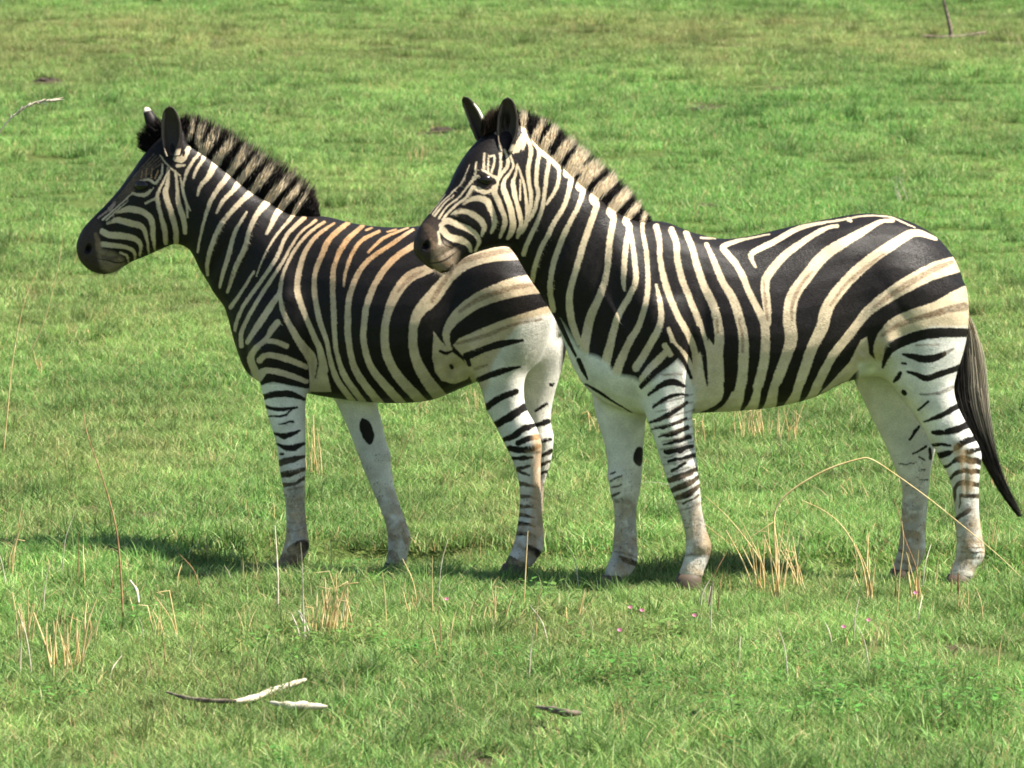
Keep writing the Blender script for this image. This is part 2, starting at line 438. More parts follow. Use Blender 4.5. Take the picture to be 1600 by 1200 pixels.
        mesh_obj('hoof', V0, F0, HOOF, root)
        w = fr.o + fr.ax * C[0] + fr.ay * C[1]; FOOT.append((w[0], w[1], C[2] - 0.036))
    # mane
    mn = spec['mane']; r = np.random.default_rng(11)
    n = mn['n']; s = r.uniform(0, 1, n)
    b2 = poly_at(crom(np.array(mn['base'], float), 6), s); t2 = poly_at(crom(np.array(mn['tip'], float), 6), s)
    yb = r.uniform(-1, 1, n) * 0.021
    Bp = np.array([fr.un(p[0], p[1], 0.0) for p in b2]); Tp = np.array([fr.un(p[0], p[1], 0.0) for p in t2])
    D = Tp - Bp; ln = 1 + r.normal(0, 0.055, n) + 0.10 * (vnoise(s * 60, s * 0, 4) - .5); ln = np.where(r.random(n) < 0.3, ln * r.uniform(.6, .95, n), ln)
    lf_ = 1 - 0.62 * (np.abs(yb) / 0.021) ** 1.3
    Bp = Bp - D * 0.06
    Tp = Bp + D * 1.10 * ln[:, None] * lf_[:, None] + r.normal(0, 0.0022, (n, 3)) + np.c_[0.006 * (vnoise(s * 45, s * 0, 8) - .5), np.zeros(n), np.zeros(n)]
    Bp[:, 1] += yb; Tp[:, 1] += yb * 0.75 + r.normal(0, .004, n)
    mid = r.normal(0, 0.003, (n, 3))
    tips = mn['dark_from']
    def mc(Vv, tt):
        jit = np.repeat(np.c_[r.normal(0, .0035, n), np.zeros(n), r.normal(0, .003, n)], len(Vv) // n, 0); c = paint(fr, Vv + jit, [('V', [w * 1.12 if w > 8.5 else w for w in i[1]], i[2]) for i in mn['items']], base='K', seed=6, lightfn=lf)
        rv = np.repeat(r.normal(0, 0.06, n), len(Vv) // n)
        k = np.clip((tt * np.repeat(lf_, len(Vv) // n) - tips + rv) / 0.14, 0, 1)[:, None]
        return c * (1 - k) + np.array([0.022, 0.015, 0.012]) * k
    strands('mane', Bp, Tp, mid, 0.0017, mc, root, seg=5, seed=2)
    # forelock
    fl = spec['forelock']; n = fl['n']
    s = r.uniform(0, 1, n); b2 = poly_at(np.array(fl['base'], float), s); t2 = poly_at(np.array(fl['tip'], float), np.clip(s + r.normal(0, .05, n), 0, 1))
    Bp = np.array([fr.un(p[0], p[1], fl['y']) for p in b2]); Tp = np.array([fr.un(p[0], p[1], fl['y'] - 0.01) for p in t2])
    yb = r.uniform(-1, 1, n) * 0.028; Bp[:, 1] += yb; Tp[:, 1] += yb * 0.7 + r.normal(0, .006, n); Tp = Bp + (Tp - Bp) * r.uniform(.65, 1.08, n)[:, None] + r.normal(0, .004, (n, 3))
    strands('forelock', Bp, Tp, r.normal(0, .003, (n, 3)), 0.0015, lambda Vv, tt: np.array([fl['col']]) * (0.6 + 0.8 * np.repeat(r.random(n), len(Vv) // n))[:, None], root, seg=4, seed=5)
    # chin whiskers
    wk = spec['whiskers']; n = wk['n']; s = r.uniform(0, 1, n)
    Bp = np.array([fr.un(p[0], p[1], wk['y']) for p in poly_at(np.array(wk['line'], float), s)]); Bp[:, 1] += r.uniform(-.02, .02, n)
    Tp = Bp + np.c_[r.normal(0.0, .006, n), r.normal(-.003, .004, n), -np.abs(r.normal(0.012, .006, n))]
    strands('whiskers', Bp, Tp, r.normal(0, .001, (n, 3)), 0.0006, lambda Vv, tt: np.full((len(Vv), 3), 1.0) * np.array([0.4, 0.33, 0.25]), root, seg=3, seed=6)
    # tail hair
    if 'tail' in spec:
        tl = spec['tail']; n = tl['n']
        g0 = crom(np.array(tl['left'], float), 5); g1 = crom(np.array(tl['right'], float), 5)
        f = r.uniform(0, 1, n); st = r.uniform(0, 0.42, n); en = np.clip(st + r.uniform(.35, .75, n), .3, 1.0)
        long = r.random(n) < 0.35; en = np.where(long, r.uniform(.85, 1.0, n), en)
        yy = r.normal(0, .016, n)
        seg = 9; allV = []; allF = []; allC = []
        nv = seg * 3
        ph = r.uniform(0, 6.28, n); fw = r.normal(0, .03, (n, 1)); fw2 = r.normal(0, .05, n)
        Vx = np.zeros((n, seg, 3, 3)); tcol = np.zeros((n, seg))
        for k in range(seg):
            t = st + (en - st) * k / (seg - 1)
            ff = np.clip(f + fw2 * (k / (seg - 1)), 0, 1)
            a = poly_at(g0, t); b = poly_at(g1, t); p2 = a * (1 - ff[:, None]) + b * ff[:, None]
            C = fr.un(p2[:, 0], p2[:, 1], 0.0); C[:, 1] = tl['y'] + yy * (1 - 0.3 * t); 
            rr = 0.0013 * (1 - 0.8 * k / (seg - 1))
            for j in range(3):
                Vx[:, k, j, 0] = C[:, 0] + np.cos(ph + j * 2.09) * rr; Vx[:, k, j, 1] = C[:, 1] + np.sin(ph + j * 2.09) * rr; Vx[:, k, j, 2] = C[:, 2]
            tcol[:, k] = t
        V = Vx.reshape(-1, 3); Fq = []
        for k in range(seg - 1):
            for j in range(3): Fq.append((k * 3 + j, k * 3 + (j + 1) % 3, (k + 1) * 3 + (j + 1) % 3, (k + 1) * 3 + j))
        Fq = (np.array(Fq)[None] + np.arange(n)[:, None, None] * nv).reshape(-1, 4)
        ff = np.repeat(f, nv); tcv = np.repeat(tcol.reshape(-1), 3)
        pale = np.clip((ff - 0.30) * 4, 0, 1) * np.clip((0.66 - tcv) * 4, 0, 1) * np.repeat(r.uniform(.4, 1, n), nv)
        c = np.array([[0.045, 0.041, 0.038]]) * (.5 + 1.3 * np.repeat(r.random(n), nv))[:, None] * (1 - pale[:, None]) + np.array([[0.78, 0.71, 0.58]]) * pale[:, None]
        mesh_obj('tail_hair', V, Fq, HAIR, root, c)
    return root

# ------------------------------------------------------------------ nearer zebra (right)
frA = Frame(1200, -0.04, 15.0)
def lightA(p):
    z = p[:, 1]; k = np.clip((0.85 - z) / 0.35, 0, 1)[:, None]
    n = fbm(p[:, 0] * 25, p[:, 1] * 25, 51)[:, None]
    return (np.array([[0.60, 0.49, 0.33]]) * (1 - k) + np.array([[0.76, 0.73, 0.65]]) * k) * (0.86 + 0.28 * n)

A = dict(frame=frA, label='nearer zebra on the right, head over the other one, dark tail in view', lightfn=lightA, leg_split=618)
A['trunk'] = [(893,505,905,572,.05),(915,450,937,622,.12),(960,392,985,643,.165),(1020,354,1040,650,.20),(1080,363,1095,645,.235),(1130,373,1150,642,.26),
    (1180,367,1205,636,.275),(1240,353,1262,622,.28),(1300,341,1315,597,.27),(1355,333,1368,590,.265),(1410,342,1420,600,.255),(1455,367,1455,600,.235),(1482,402,1478,575,.19),(1493,440,1490,545,.12),(1498,470,1497,520,.05)]
A['_'] = 0
A['neck'] = [(805,200,768,340,.07),(828,217,787,374,.08),(862,245,808,402,.09),(893,275,829,438,.10),(925,305,850,468,.11),(960,330,871,505,.125),(1000,347,891,550,.145),(1045,356,925,605,.16),(1090,400,990,620,.14)]
A['head'] = [(822,200,830,325,.05,.0),(800,192,812,362,.078,-.005),(768,203,795,380,.095,-.02),(741,228,768,387,.10,-.045),(720,258,745,394,.09,-.07),(704,290,726,402,.070,-.095),(686,317,717,409,.058,-.115),
    (669,337,710,417,.055,-.13),(657,354,705,425,.056,-.145),(649,374,692,429,.052,-.155),(648,392,668,416,.035,-.16)]
A['head'] = [(a, b, c, d, e, f * .6) for (a, b, c, d, e, f) in A['head']]
A['nf'] = [(985,480,1085,470,.085,-.11),(992,530,1087,530,.095,-.12),(1000,580,1085,590,.083,-.13),(1008,640,1080,635,.066,-.13),(1024,690,1084,685,.052,-.13),(1038,735,1090,735,.046,-.13),(1048,765,1093,760,.044,-.13),(1060,795,1096,790,.034,-.13),
    (1070,830,1103,825,.031,-.13),(1072,852,1111,850,.036,-.13),(1070,870,1108,873,.033,-.13),(1064,888,1099,892,.036,-.13),(1060,900,1099,902,.040,-.13)]
A['ff'] = [(925,560,1010,560,.075,.10),(925,600,1010,605,.075,.10),(932,650,1008,655,.063,.10),(944,690,1005,690,.053,.10),(951,730,1003,735,.048,.10),(954,768,999,768,.046,.10),(960,797,994,797,.035,.10),(959,840,995,840,.033,.10),
    (956,866,996,870,.037,.10),(949,884,992,888,.034,.10),(943,900,980,902,.038,.10)]
A['nh'] = [(1375,455,1502,455,.10,-.11),(1374,500,1503,495,.115,-.125),(1378,545,1497,545,.115,-.13),(1388,585,1491,583,.10,-.135),(1407,618,1489,610,.08,-.135),(1429,645,1499,642,.065,-.13),(1450,685,1520,680,.052,-.13),(1468,718,1533,708,.045,-.13),
    (1484,748,1530,742,.039,-.13),(1491,785,1529,785,.033,-.13),(1494,825,1532,825,.031,-.13),(1495,855,1538,855,.036,-.13),(1493,872,1537,872,.035,-.13),(1487,888,1524,890,.034,-.13),(1482,902,1520,903,.040,-.13)]
A['fh'] = [(1335,540,1470,540,.09,.12),(1332,580,1465,590,.095,.12),(1350,625,1462,635,.083,.12),(1369,665,1456,668,.063,.12),(1386,700,1461,700,.050,.12),(1399,732,1455,728,.042,.12),(1410,762,1451,760,.036,.12),(1409,800,1448,800,.032,.12),(1406,840,1446,840,.031,.12),
    (1403,860,1446,862,.036,.12),(1398,878,1438,881,.034,.12),(1394,892,1428,894,.038,.12)]
A['dock'] = [(1490,478,1486,500,.03,0),(1507,476,1500,500,.026,0),(1516,500,1500,515,.022,0),(1519,540,1503,545,.018,0),(1518,590,1507,590,.012,0)]
A['lofts'] = [('trunk', dict(p=.92, shift=-.08), 0), ('neck', dict(p=.95), .06), ('head', dict(psi=R(11), p=.85), .03), ('nf', {}, .045), ('ff', {}, .045), ('nh', dict(p=.9), .05), ('fh', {}, .04), ('dock', {}, .03)]
# px, py, rx, ry, angle, amplitude, side (0 both, 1 near only)
A['bumps'] = [(790,335,24,38,-15,.010,1),(752,272,12,8,20,.006,1),(712,330,30,4,55,.004,1),(768,330,5,40,0,-.004,1),(690,385,14,6,20,.004,1),(664,384,5,4,40,-.016,1),(700,392,18,2.5,35,-.005,1),
    (990,440,26,80,25,.012,0),(1050,510,30,45,-10,.012,0),(1080,560,8,40,0,-.012,0),(1008,590,18,22,30,.010,0),(925,520,16,46,20,-.009,0),(1180,520,90,70,0,.006,0),
    (1345,470,26,60,-20,-.012,0),(1440,450,50,60,20,.010,0),(1388,545,14,26,0,.012,0),(1362,570,16,10,40,-.010,0),(1500,690,14,8,60,.004,0),(1470,690,6,30,-30,-.004,1),(860,400,10,60,-32,-.008,0),(900,340,20,60,-40,.006,0),(1320,380,30,22,20,.006,0),
    (1077,600,6,22,0,-.007,1),(1042,650,10,30,10,.006,1),(1068,690,5,30,-6,-.003,1),(1100,500,10,60,0,-.004,0),(1455,615,12,40,-25,-.006,1),
    (1068,752,14,10,0,.004,0),(1098,856,8,7,0,.004,0),(1089,822,4,20,-12,-.003,0),(1518,702,8,10,0,.004,0),(1509,750,4,26,0,-.003,0),(1048,672,13,28,0,.005,1),(1440,640,14,24,-30,.006,1),(1478,648,5,20,-30,-.004,1),(976,752,14,10,0,.004,0),(979,822,4,22,0,-.003,0),(1428,812,4,34,0,-.004,0),(1522,860,9,8,0,.003,0),
    (1090,600,3.5,26,-8,.003,1),(1100,612,3,20,-20,.0025,1),(880,410,5,60,-30,.004,0),(935,430,5,50,-20,-.003,0),(965,500,6,40,30,.004,0),(1020,480,7,50,-15,.004,0),(830,350,4,26,-20,-.004,1),(1395,470,9,50,35,-.002,0),(1350,560,5,16,50,.004,1),(802,388,5,12,40,-.004,1),(745,262,16,3.5,15,.004,1),(720,350,3.5,30,55,-.003,1)]
A['ears'] = [dict(base=(793,236), tip=(793,152), yb=-.075, yt=-.075, face=(-.55,-.83,.1), w=.080, white=(2, 3)),
             dict(base=(760,222), tip=(724,151), yb=.05, yt=.05, face=(-.75,-.45,.1), w=.066, white=(.45, .80))]
A['eyes'] = [(759,281,-.117,.0205,None),(731,268,.06,.02,None)]
A['hooves'] = [(1058,905,1099,906,-.13),(938,907,978,908,.10),(1480,906,1519,907,-.13),(1391,897,1427,899,.12)]
A['mane'] = dict(n=9000, base=[(800,198),(815,206),(830,219),(847,233),(866,248),(886,268),(904,288),(928,307),(955,326),(980,340),(1004,349),(1014,352)],
    tip=[(800,168),(818,170),(842,179),(866,192),(892,210),(918,230),(944,252),(966,274),(985,292),(1000,312),(1012,332),(1020,347)], dark_from=.74, items=None)
A['forelock'] = dict(n=700, base=[(752,212),(770,204),(786,204),(800,200)], tip=[(756,182),(768,166),(782,164),(800,166)], y=-.02, col=(.05,.032,.022))
A['whiskers'] = dict(n=160, line=[(676,420),(690,428),(704,424),(712,412)], y=-.15)
A['tail'] = dict(n=2600, y=.0, left=[(1500,492),(1494,540),(1490,585),(1491,615),(1500,648),(1522,690),(1545,735),(1566,772),(1592,808)],
    right=[(1508,484),(1524,520),(1534,560),(1539,600),(1542,640),(1548,680),(1556,715),(1570,755),(1596,805)])
near = []
def wid(w, f, lim): return [q * f if q < min(lim, 8.6) else q * 1.06 for q in (w if isinstance(w, list) else [w, w])]
L = lambda w, *p: near.append(('L', wid(w, 1.28 if min(p[::2]) < 290 and max(p[::2]) < 330 or 640 < p[0] < 822 and max(p[::2]) < 830 else 1.24, 13), p))
K = lambda w, *p: near.append(('K', wid(w, 1.32, 13) if p[1] > 605 else w, p))
Bn = lambda w, *p: near.append(('B', w, p))
def G(code, w, *p): near.append((code, w, p))
# neck and mane
L([10,5,5,5,5,5,4,3], 815,172, 815,200, 827,230, 823,262, 825,285, 828,305, 826,325, 818,350, 806,370)
L([9,9,5,5,5,5,3], 848,182, 832,213, 840,232, 837,257, 836,285, 839,302, 832,330, 825,342)
L([12,12,5,5,5,5,6,6], 868,190, 846,230, 855,245, 852,270, 849,300, 846,322, 837,347, 822,377, 815,395)
L([13,13,5,5,4,3], 895,210, 866,245, 871,262, 869,287, 860,305, 852,317)
L([20,16,6,6,6,6,6,6,6], 916,227, 886,264, 890,272, 887,295, 880,320, 865,345, 855,365, 842,390, 832,418, 828,436)
L([8,8,5], 934,250, 910,262, 888,268)
L([15,14,7,6,6,7,7,7,8], 941,249, 905,285, 909,296, 902,320, 890,345, 877,372, 863,410, 857,450, 861,482)
L([15,15,8,8,8,9,10,11,9], 966,266, 927,304, 930,320, 920,352, 910,382, 897,427, 888,462, 891,500, 903,534)
L([14,14,8,8,9,11,13,16], 987,287, 954,325, 957,340, 952,372, 947,427, 936,463, 920,500, 908,562)
L([10,10,8,7,7,6,2], 1008,303, 977,340, 982,353, 977,385, 975,415, 974,440, 976,454)
L([6,6,7,9,9,11,16], 983,358, 987,377, 992,415, 993,440, 982,465, 965,495, 955,530, 941,584)
L([7,5,6,6,7,9,11,15], 1009,326, 1002,352, 1009,390, 1012,431, 1011,465, 999,507, 980,540, 958,592)
# barrel
L([8,7,7,8,9,9,9,8,5], 1024,352, 1030,379, 1031,405, 1039,441, 1048,468, 1060,495, 1076,524, 1086,552, 1085,584)
L([9,8,8,9,9,10,11], 1048,357, 1056,379, 1058,405, 1066,437, 1079,470, 1092,502, 1100,532, 1107,562)
L([9,9,10,11,12,13,14,16,16], 1071,362, 1080,384, 1089,416, 1100,447, 1114,476, 1121,502, 1124,530, 1121,560, 1122,606)
L([3,3], 1094,370, 1116,370)
L([5,9,10,12,13,14,15,15,13], 1103,380, 1117,412, 1130,442, 1146,469, 1155,497, 1161,522, 1162,556, 1157,605, 1142,634)
L([2,3,6,9,8,10,8,9,10,12,13,14,15,14], 1202,364, 1172,370, 1147,376, 1129,385, 1136,396, 1147,409, 1159,429, 1170,456, 1183,482, 1193,503, 1196,527, 1194,564, 1182,612, 1175,638)
L([1.5,2.5,2.5,2.5,3,4,7,9,9,7,3], 1430,354, 1412,346, 1392,337, 1355,335, 1320,341, 1280,347, 1245,356, 1215,374, 1189,387, 1173,398, 1180,417)
L([6,4], 1326,341, 1330,344)
L([5,5,7,9,12,13,13,12,11], 1308,352, 1296,354, 1280,361, 1255,377, 1225,400, 1200,430, 1195,450, 1198,475, 1199,505)
L([5,6,12,17,18,19,19,18,16,15,14], 1396,343, 1375,346, 1342,365, 1290,397, 1262,430, 1238,465, 1233,500, 1236,530, 1227,560, 1213,598, 1199,640)
L([5,12,15,16,18,18,18,16,15,14], 1463,372, 1430,363, 1395,382, 1355,410, 1320,443, 1293,480, 1284,512, 1268,545, 1252,592, 1240,628)
L([25,24,22,19,14,13,13,14], 1500,411, 1455,425, 1417,445, 1387,463, 1355,487, 1330,519, 1300,557, 1272,612)
L([64,46,36,32,20,15,12], 1510,481, 1480,488, 1455,494, 1405,510, 1380,527, 1372,548, 1378,572)
# belly
G('L','P', 1086,562, 1096,545, 1108,530, 1130,560, 1132,612, 1262,614, 1285,606, 1262,640, 1200,650, 1080,660)
K([12,9,6,2], 1088,515, 1099,551, 1103,582, 1105,602)
K([11,8,2], 1109,505, 1112,520, 1115,536)
K([18,12,8,8,5], 1139,600, 1136,614, 1128,629, 1112,641, 1095,646)
K([13,10,4], 1171,610, 1166,626, 1158,642)
K([12,9,4], 1195,610, 1191,628, 1186,642)
K([22,15,6], 1227,609, 1222,624, 1216,638)
K([13,8,3], 1261,606, 1256,618, 1250,630)
# brown shadow stripes
Bn([4,6,6,4], 1268,425, 1250,447, 1238,475, 1237,500)
Bn([4,6,5,4], 1380,398, 1350,420, 1320,446, 1297,478)
Bn([6,9,10,8,4], 1488,409, 1455,423, 1420,443, 1387,464, 1365,480)
Bn([3,5,5], 1193,440, 1196,470, 1199,500)
Bn([4,4], 1120,500, 1122,520)
Bn([4,5,4], 1155,500, 1160,525, 1160,550)
G('b', [14,11,8,3], 1507,479, 1482,484, 1455,491, 1430,498)
Bn([9,9,8,5], 1470,488, 1440,496, 1405,508, 1378,524)
# flank
G('L','P', 1354,526, 1357,552, 1368,564, 1388,590, 1340,578, 1322,600, 1288,626, 1268,628, 1298,598, 1328,564, 1344,532)
# near hind leg
G('W','P', 1530,512, 1490,512, 1455,511, 1405,528, 1385,540, 1377,566, 1366,562, 1340,566, 1340,700, 1420,960, 1570,960, 1560,700)
K([13,16,16,15,9,4], 1518,520, 1455,521, 1419,530, 1393,543, 1383,560, 1379,574)
K([4,9,12,12,7], 1410,554, 1425,557, 1441,561, 1458,560, 1474,553)
G('b', [7,3], 1474,553, 1489,545)
K([4,7,10,10,9], 1417,581, 1431,585, 1447,591, 1469,584, 1508,571)
K([4,4], 1409,567, 1414,568); K([6,8,4], 1406,583, 1402,590, 1397,596); K([5,5], 1411,612, 1414,615)
Bn([3,3], 1430,540, 1465,539)
G('b', [3,4,6,7], 1437,616, 1456,616, 1475,611, 1488,605)
K([3,3], 1435,640, 1450,627)
K([2,6,10], 1443,659, 1470,648, 1506,630)
K([4,8,13], 1457,676, 1485,673, 1522,660)
K([5,5,3], 1459,695, 1472,694, 1484,696); K([6,8,9], 1492,701, 1505,691, 1527,683)
K([8,7,3], 1462,714, 1480,708, 1488,706); K([6,6], 1510,706, 1534,701)
K([4,4,8,8], 1473,732, 1490,722, 1502,717, 1534,722)
K([3,5,6,6], 1486,748, 1492,740, 1505,735, 1534,738)
K([4,5,6,6], 1491,782, 1494,762, 1505,754, 1534,758)
K([5,5], 1502,775, 1534,775); K([2,2], 1500,777, 1500,792)
K([4,6,3], 1494,811, 1507,801, 1517,796); K([4,4], 1516,820, 1519,822)
K([1.5,1.5], 1505,846, 1534,847); K([2,2], 1503,855, 1537,856); K([2,2], 1502,862, 1537,864); G('b', [4,5], 1502,871, 1537,873)
# chest and near foreleg
G('W','P', 872,498, 903,543, 912,552, 930,556, 948,566, 960,585, 990,589, 1008,601, 1025,590, 1045,572, 1058,562, 1078,582, 1086,600, 1110,960, 900,960, 860,600)
L([3,7,8,11,12], 1025,445, 1032,475, 1032,507, 1015,540, 994,574)
L([4,9,10,9,5], 1045,514, 1055,540, 1070,557, 1081,580, 1083,600)
L([7,7], 1039,540, 1049,556); L([9,12,13], 1042,549, 1020,572, 1005,592)
K([8,7,4], 870,500, 884,530, 898,556); K([7,7,3], 902,562, 909,578, 916,592); K([4,5,3,2], 912,600, 935,613, 962,631, 985,645)  # last stroke's tail paints in the shaded crease below the chest
K([8,9,10,7], 1002,604, 1022,583, 1045,566, 1058,556)
K([9,7,5], 1050,540, 1067,561, 1080,590)
K([3,7,8,4], 1013,617, 1035,601, 1053,597, 1069,603)
K([3,5,4,2], 1020,636, 1040,623, 1060,616, 1075,617)
K([3,6,6,4], 1015,660, 1035,653, 1055,642, 1073,629)
Bn([3,3], 1035,586, 1066,584)
K([2,4,4,3], 1017,671, 1040,667, 1055,662, 1072,654)
K([2,5,5], 1030,683, 1050,678, 1074,668); K([2,5,5], 1037,695, 1055,690, 1078,683); K([5,7,5], 1040,706, 1060,703, 1082,697)
K([4,4,5], 1045,721, 1065,716, 1087,711); K([5,4], 1050,736, 1070,723)
K([7,9,6], 1040,751, 1062,746, 1091,731); K([6,8,5], 1048,767, 1070,758, 1093,745); K([5,7,4], 1053,781, 1075,771, 1094,759)
K([3,3], 1068,787, 1090,775); G('b', [5,5], 1073,868, 1110,864)
# head
G('M','P', 655,345, 676,333, 687,344, 684,358, 681,372, 690,384, 700,400, 700,432, 640,432, 636,360)
L([4,6,5,4,4], 737,291, 746,295, 755,299, 765,297, 771,289)
L([3,3,4,5], 752,264, 762,270, 770,275, 777,277); L([5,4], 738,277, 745,275); L([3,2], 740,272, 742,252)
L([2.5,2.5], 754,238, 754,265); L([2,2], 761,241, 761,267); L([2.5,2.5,2.5,3], 764,242, 770,242, 770,256, 766,267)
L([2,3.5,3.5,3], 777,222, 780,240, 781,257, 777,276)
L([2,4,4,4,4,6,6], 786,232, 792,249, 790,260, 782,271, 776,281, 772,296, 772,302)
L([6,7,6,6,6,3], 771,300, 776,311, 782,325, 787,338, 787,350, 779,370)
L([2,3,3,4,6,7,7,7,7,7,4], 795,240, 800,257, 794,269, 787,280, 785,290, 789,304, 794,317, 798,331, 800,349, 797,361, 791,371)
L([2,3,5,6,5,6,5,3], 806,255, 804,271, 800,283, 802,299, 806,317, 810,331, 812,349, 806,362)
L([2,3,3,4,5,5,3], 808,259, 815,280, 819,299, 821,317, 822,336, 817,355, 806,367)
L([2,2], 811,280, 811,311)
L([2,5,7,8,8,6,6,3], 721,319, 734,311, 746,309, 759,313, 765,324, 770,337, 771,349, 766,363)
L([2,6,6,7,7,6,3], 704,334, 715,329, 727,330, 742,337, 752,346, 755,356, 751,367)
L([5,7,7,7,7,6,5], 687,351, 695,345, 702,345, 715,351, 730,357, 742,365, 747,377); L([4,3], 747,377, 740,391)
L([8,9,8,6,4], 690,358, 700,369, 718,374, 730,381, 733,391)
G('T','P', 684,372, 694,378, 706,386, 716,392, 714,405, 708,418, 695,430, 682,426, 672,412, 676,395)
L([3,3], 684,362, 686,380)
K([1.5,1.5,1.5], 688,368, 692,380, 706,387); Bn([6,6], 680,405, 700,412)
L([3,3,3,3,4], 690,342, 700,330, 711,319, 727,307, 737,291)
L([3,2,2,3,3], 684,340, 696,322, 715,307, 732,286, 740,276)
L([3,2,1.5], 677,336, 692,316, 707,304); L([2,2,1.5,1.2,1], 673,334, 687,315, 710,294, 722,277, 731,255)
L([1.5,1.2,1], 702,300, 720,283, 727,267); L([2,1.2], 669,331, 692,302)
K([13,14,9], 749,281, 759,280, 770,283); G('D', [4,5,3], 744,286, 756,291, 767,288)
G('N', [8,11,8], 666,378, 664,384, 660,388)
G('b', [10,14,8], 662,352, 672,362, 680,376); K([1,2,2,1.5], 712,392, 700,402, 687,409, 670,411); Bn([5,8,5], 672,374, 676,384, 674,396); G('D', [4,6,4], 690,424, 698,424, 706,414)
L([6,15,8], 797,234, 809,226, 815,210); K([2.5,2.5,2.5], 797,238, 806,244, 812,232)
L([3,3], 771,204, 773,206)
rr_ = random.Random(5)
for yy in range(622, 792, 12):
    xl = np.interp(yy, [620, 690, 735, 795], [1010, 1024, 1038, 1060]); xr = np.interp(yy, [620, 735, 795], [1080, 1090, 1097]); q = rr_.uniform(.15, .5)
    G('b', [1.2, 2.4, 2.8, 1.8], xl + (xr - xl) * q * .4, yy + 9, xl + (xr - xl) * .4, yy + 6 + rr_.uniform(-1, 1), xl + (xr - xl) * .7, yy + 1, xr + 2, yy - 6)
G('o', [16,26,20], 1495,700, 1510,722, 1512,760)
G('h', [14,16,18,20], 1084,790, 1088,815, 1092,840, 1090,862); G('h', [20,24,16], 1512,800, 1515,830, 1505,890)
A['near'] = near
A['mane']['items'] = near[:12]
A['muzzle_x'] = 690; A['far'] = [('h', [26,30,34,30], (977,790, 977,820, 977,850, 972,880)), ('h', [34,30,30], (1428,800, 1426,850, 1415,885)), ('K', [5,13,15,12,4], (994,702, 995,707, 994,715, 995,722, 996,728)), ('K', 3, (950,754, 967,745)), ('K', 3, (951,764, 966,759)), ('K', 4, (953,777, 965,771)), ('K', 3, (950,742, 958,739)),  # first grey wash puts the far foreleg's shade into its colour
    ('b', 3, (958,865, 996,875)), ('K', [4,9,9], (966,874, 980,881, 995,885)),
    ('K', [5,5], (1424,688, 1438,666)), ('K', [3,5], (1430,711, 1450,699)), ('K', 2, (1408,727, 1432,726)), ('K', 3, (1439,716, 1449,721)), ('K', 2, (1442,735, 1450,735)),
    ('K', 2.5, (1440,752, 1452,752)), ('K', 6, (1456,704, 1458,716)), ('b', [5,4], (1411,798, 1413,806)), ('K', 3, (1403,862, 1416,867)), ('b', [5,7], (1405,880, 1438,888)), ('B', [14,12], (1418,838, 1436,838))]

# ------------------------------------------------------------------ farther zebra (left)
frB = Frame(620, 0.42, -11.0)
def lightB(p):
    z = p[:, 1]; k = np.clip((0.78 - z) / 0.3, 0, 1)[:, None]; o = np.clip((z - 0.97) / 0.22, 0, 1)[:, None] * np.clip((p[:, 0] + 0.42) / 0.2, 0, 1)[:, None] * np.clip((0.22 - p[:, 0]) / 0.2, 0, 1)[:, None]
    n = fbm(p[:, 0] * 25, p[:, 1] * 25, 61)[:, None]
    c = np.array([[0.57, 0.46, 0.31]]) * (1 - k) + np.array([[0.68, 0.63, 0.57]]) * k
    return (c * (1 - o) + np.array([[0.42, 0.25, 0.12]]) * o) * (0.84 + 0.32 * n)
B = dict(frame=frB, label='farther zebra on the left, facing left with shaded flank', lightfn=lightB, leg_split=600)
B['trunk'] = [(368,470,378,542,.045),(385,435,398,580,.11),(420,390,430,603,.155),(465,352,470,613,.19),(515,343,522,622,.22),(565,351,575,628,.25),(610,355,625,630,.27),(655,353,675,625,.275),(705,348,722,606,.27),
    (755,345,765,590,.26),(800,355,805,588,.245),(838,383,835,575,.21),(856,420,852,545,.15),(864,455,861,510,.07)]
B['neck'] = [(270,215,247,350,.065),(292,222,275,378,.075),(322,240,298,392,.085),(355,266,315,425,.095),(392,296,335,458,.105),(430,322,355,485,.12),(470,338,373,535,.14),(515,350,395,585,.15),(560,400,460,600,.13)]
B['head'] = [(290,200,300,330,.05),(268,200,283,370,.075),(248,216,268,382,.095),(226,241,248,391,.098),(206,270,226,401,.09),(185,298,206,409,.072),(165,320,193,417,.058),(145,340,180,425,.054),(130,357,162,429,.054),(121,378,142,423,.046),(121,392,128,411,.025)]
B['nf'] = [(400,470,495,470,.085,-.11),(395,520,490,530,.095,-.12),(400,570,480,575,.083,-.13),(409,605,478,610,.068,-.13),(418,645,477,645,.054,-.13),(432,690,477,690,.047,-.13),(437,730,477,735,.045,-.13),(443,765,476,765,.035,-.13),(447,800,477,800,.031,-.13),
    (447,835,481,835,.034,-.13),(443,855,483,855,.037,-.13),(437,872,477,870,.034,-.13),(431,884,469,884,.038,-.13)]
B['ff'] = [(515,560,600,570,.075,.11),(516,605,592,610,.07,.11),(527,632,589,632,.06,.11),(541,662,597,662,.051,.11),(556,700,605,700,.047,.11),(569,735,612,735,.044,.11),(581,763,616,760,.036,.11),(593,792,626,792,.032,.11),(603,820,636,820,.033,.11),
    (606,842,642,842,.037,.11),(606,862,638,862,.034,.11),(603,882,634,884,.038,.11)]
B['nh'] = [(732,455,862,445,.10,-.11),(731,500,861,487,.115,-.125),(734,545,844,538,.115,-.13),(745,585,822,580,.098,-.135),(754,612,818,610,.078,-.135),(763,640,822,638,.064,-.13),(778,672,837,665,.055,-.13),(792,700,846,695,.048,-.13),(805,730,845,725,.04,-.13),
    (812,765,845,765,.033,-.13),(811,800,847,800,.031,-.13),(806,835,850,835,.036,-.13),(800,857,849,858,.036,-.13),(791,875,837,877,.034,-.13),(787,885,829,886,.038,-.13)]
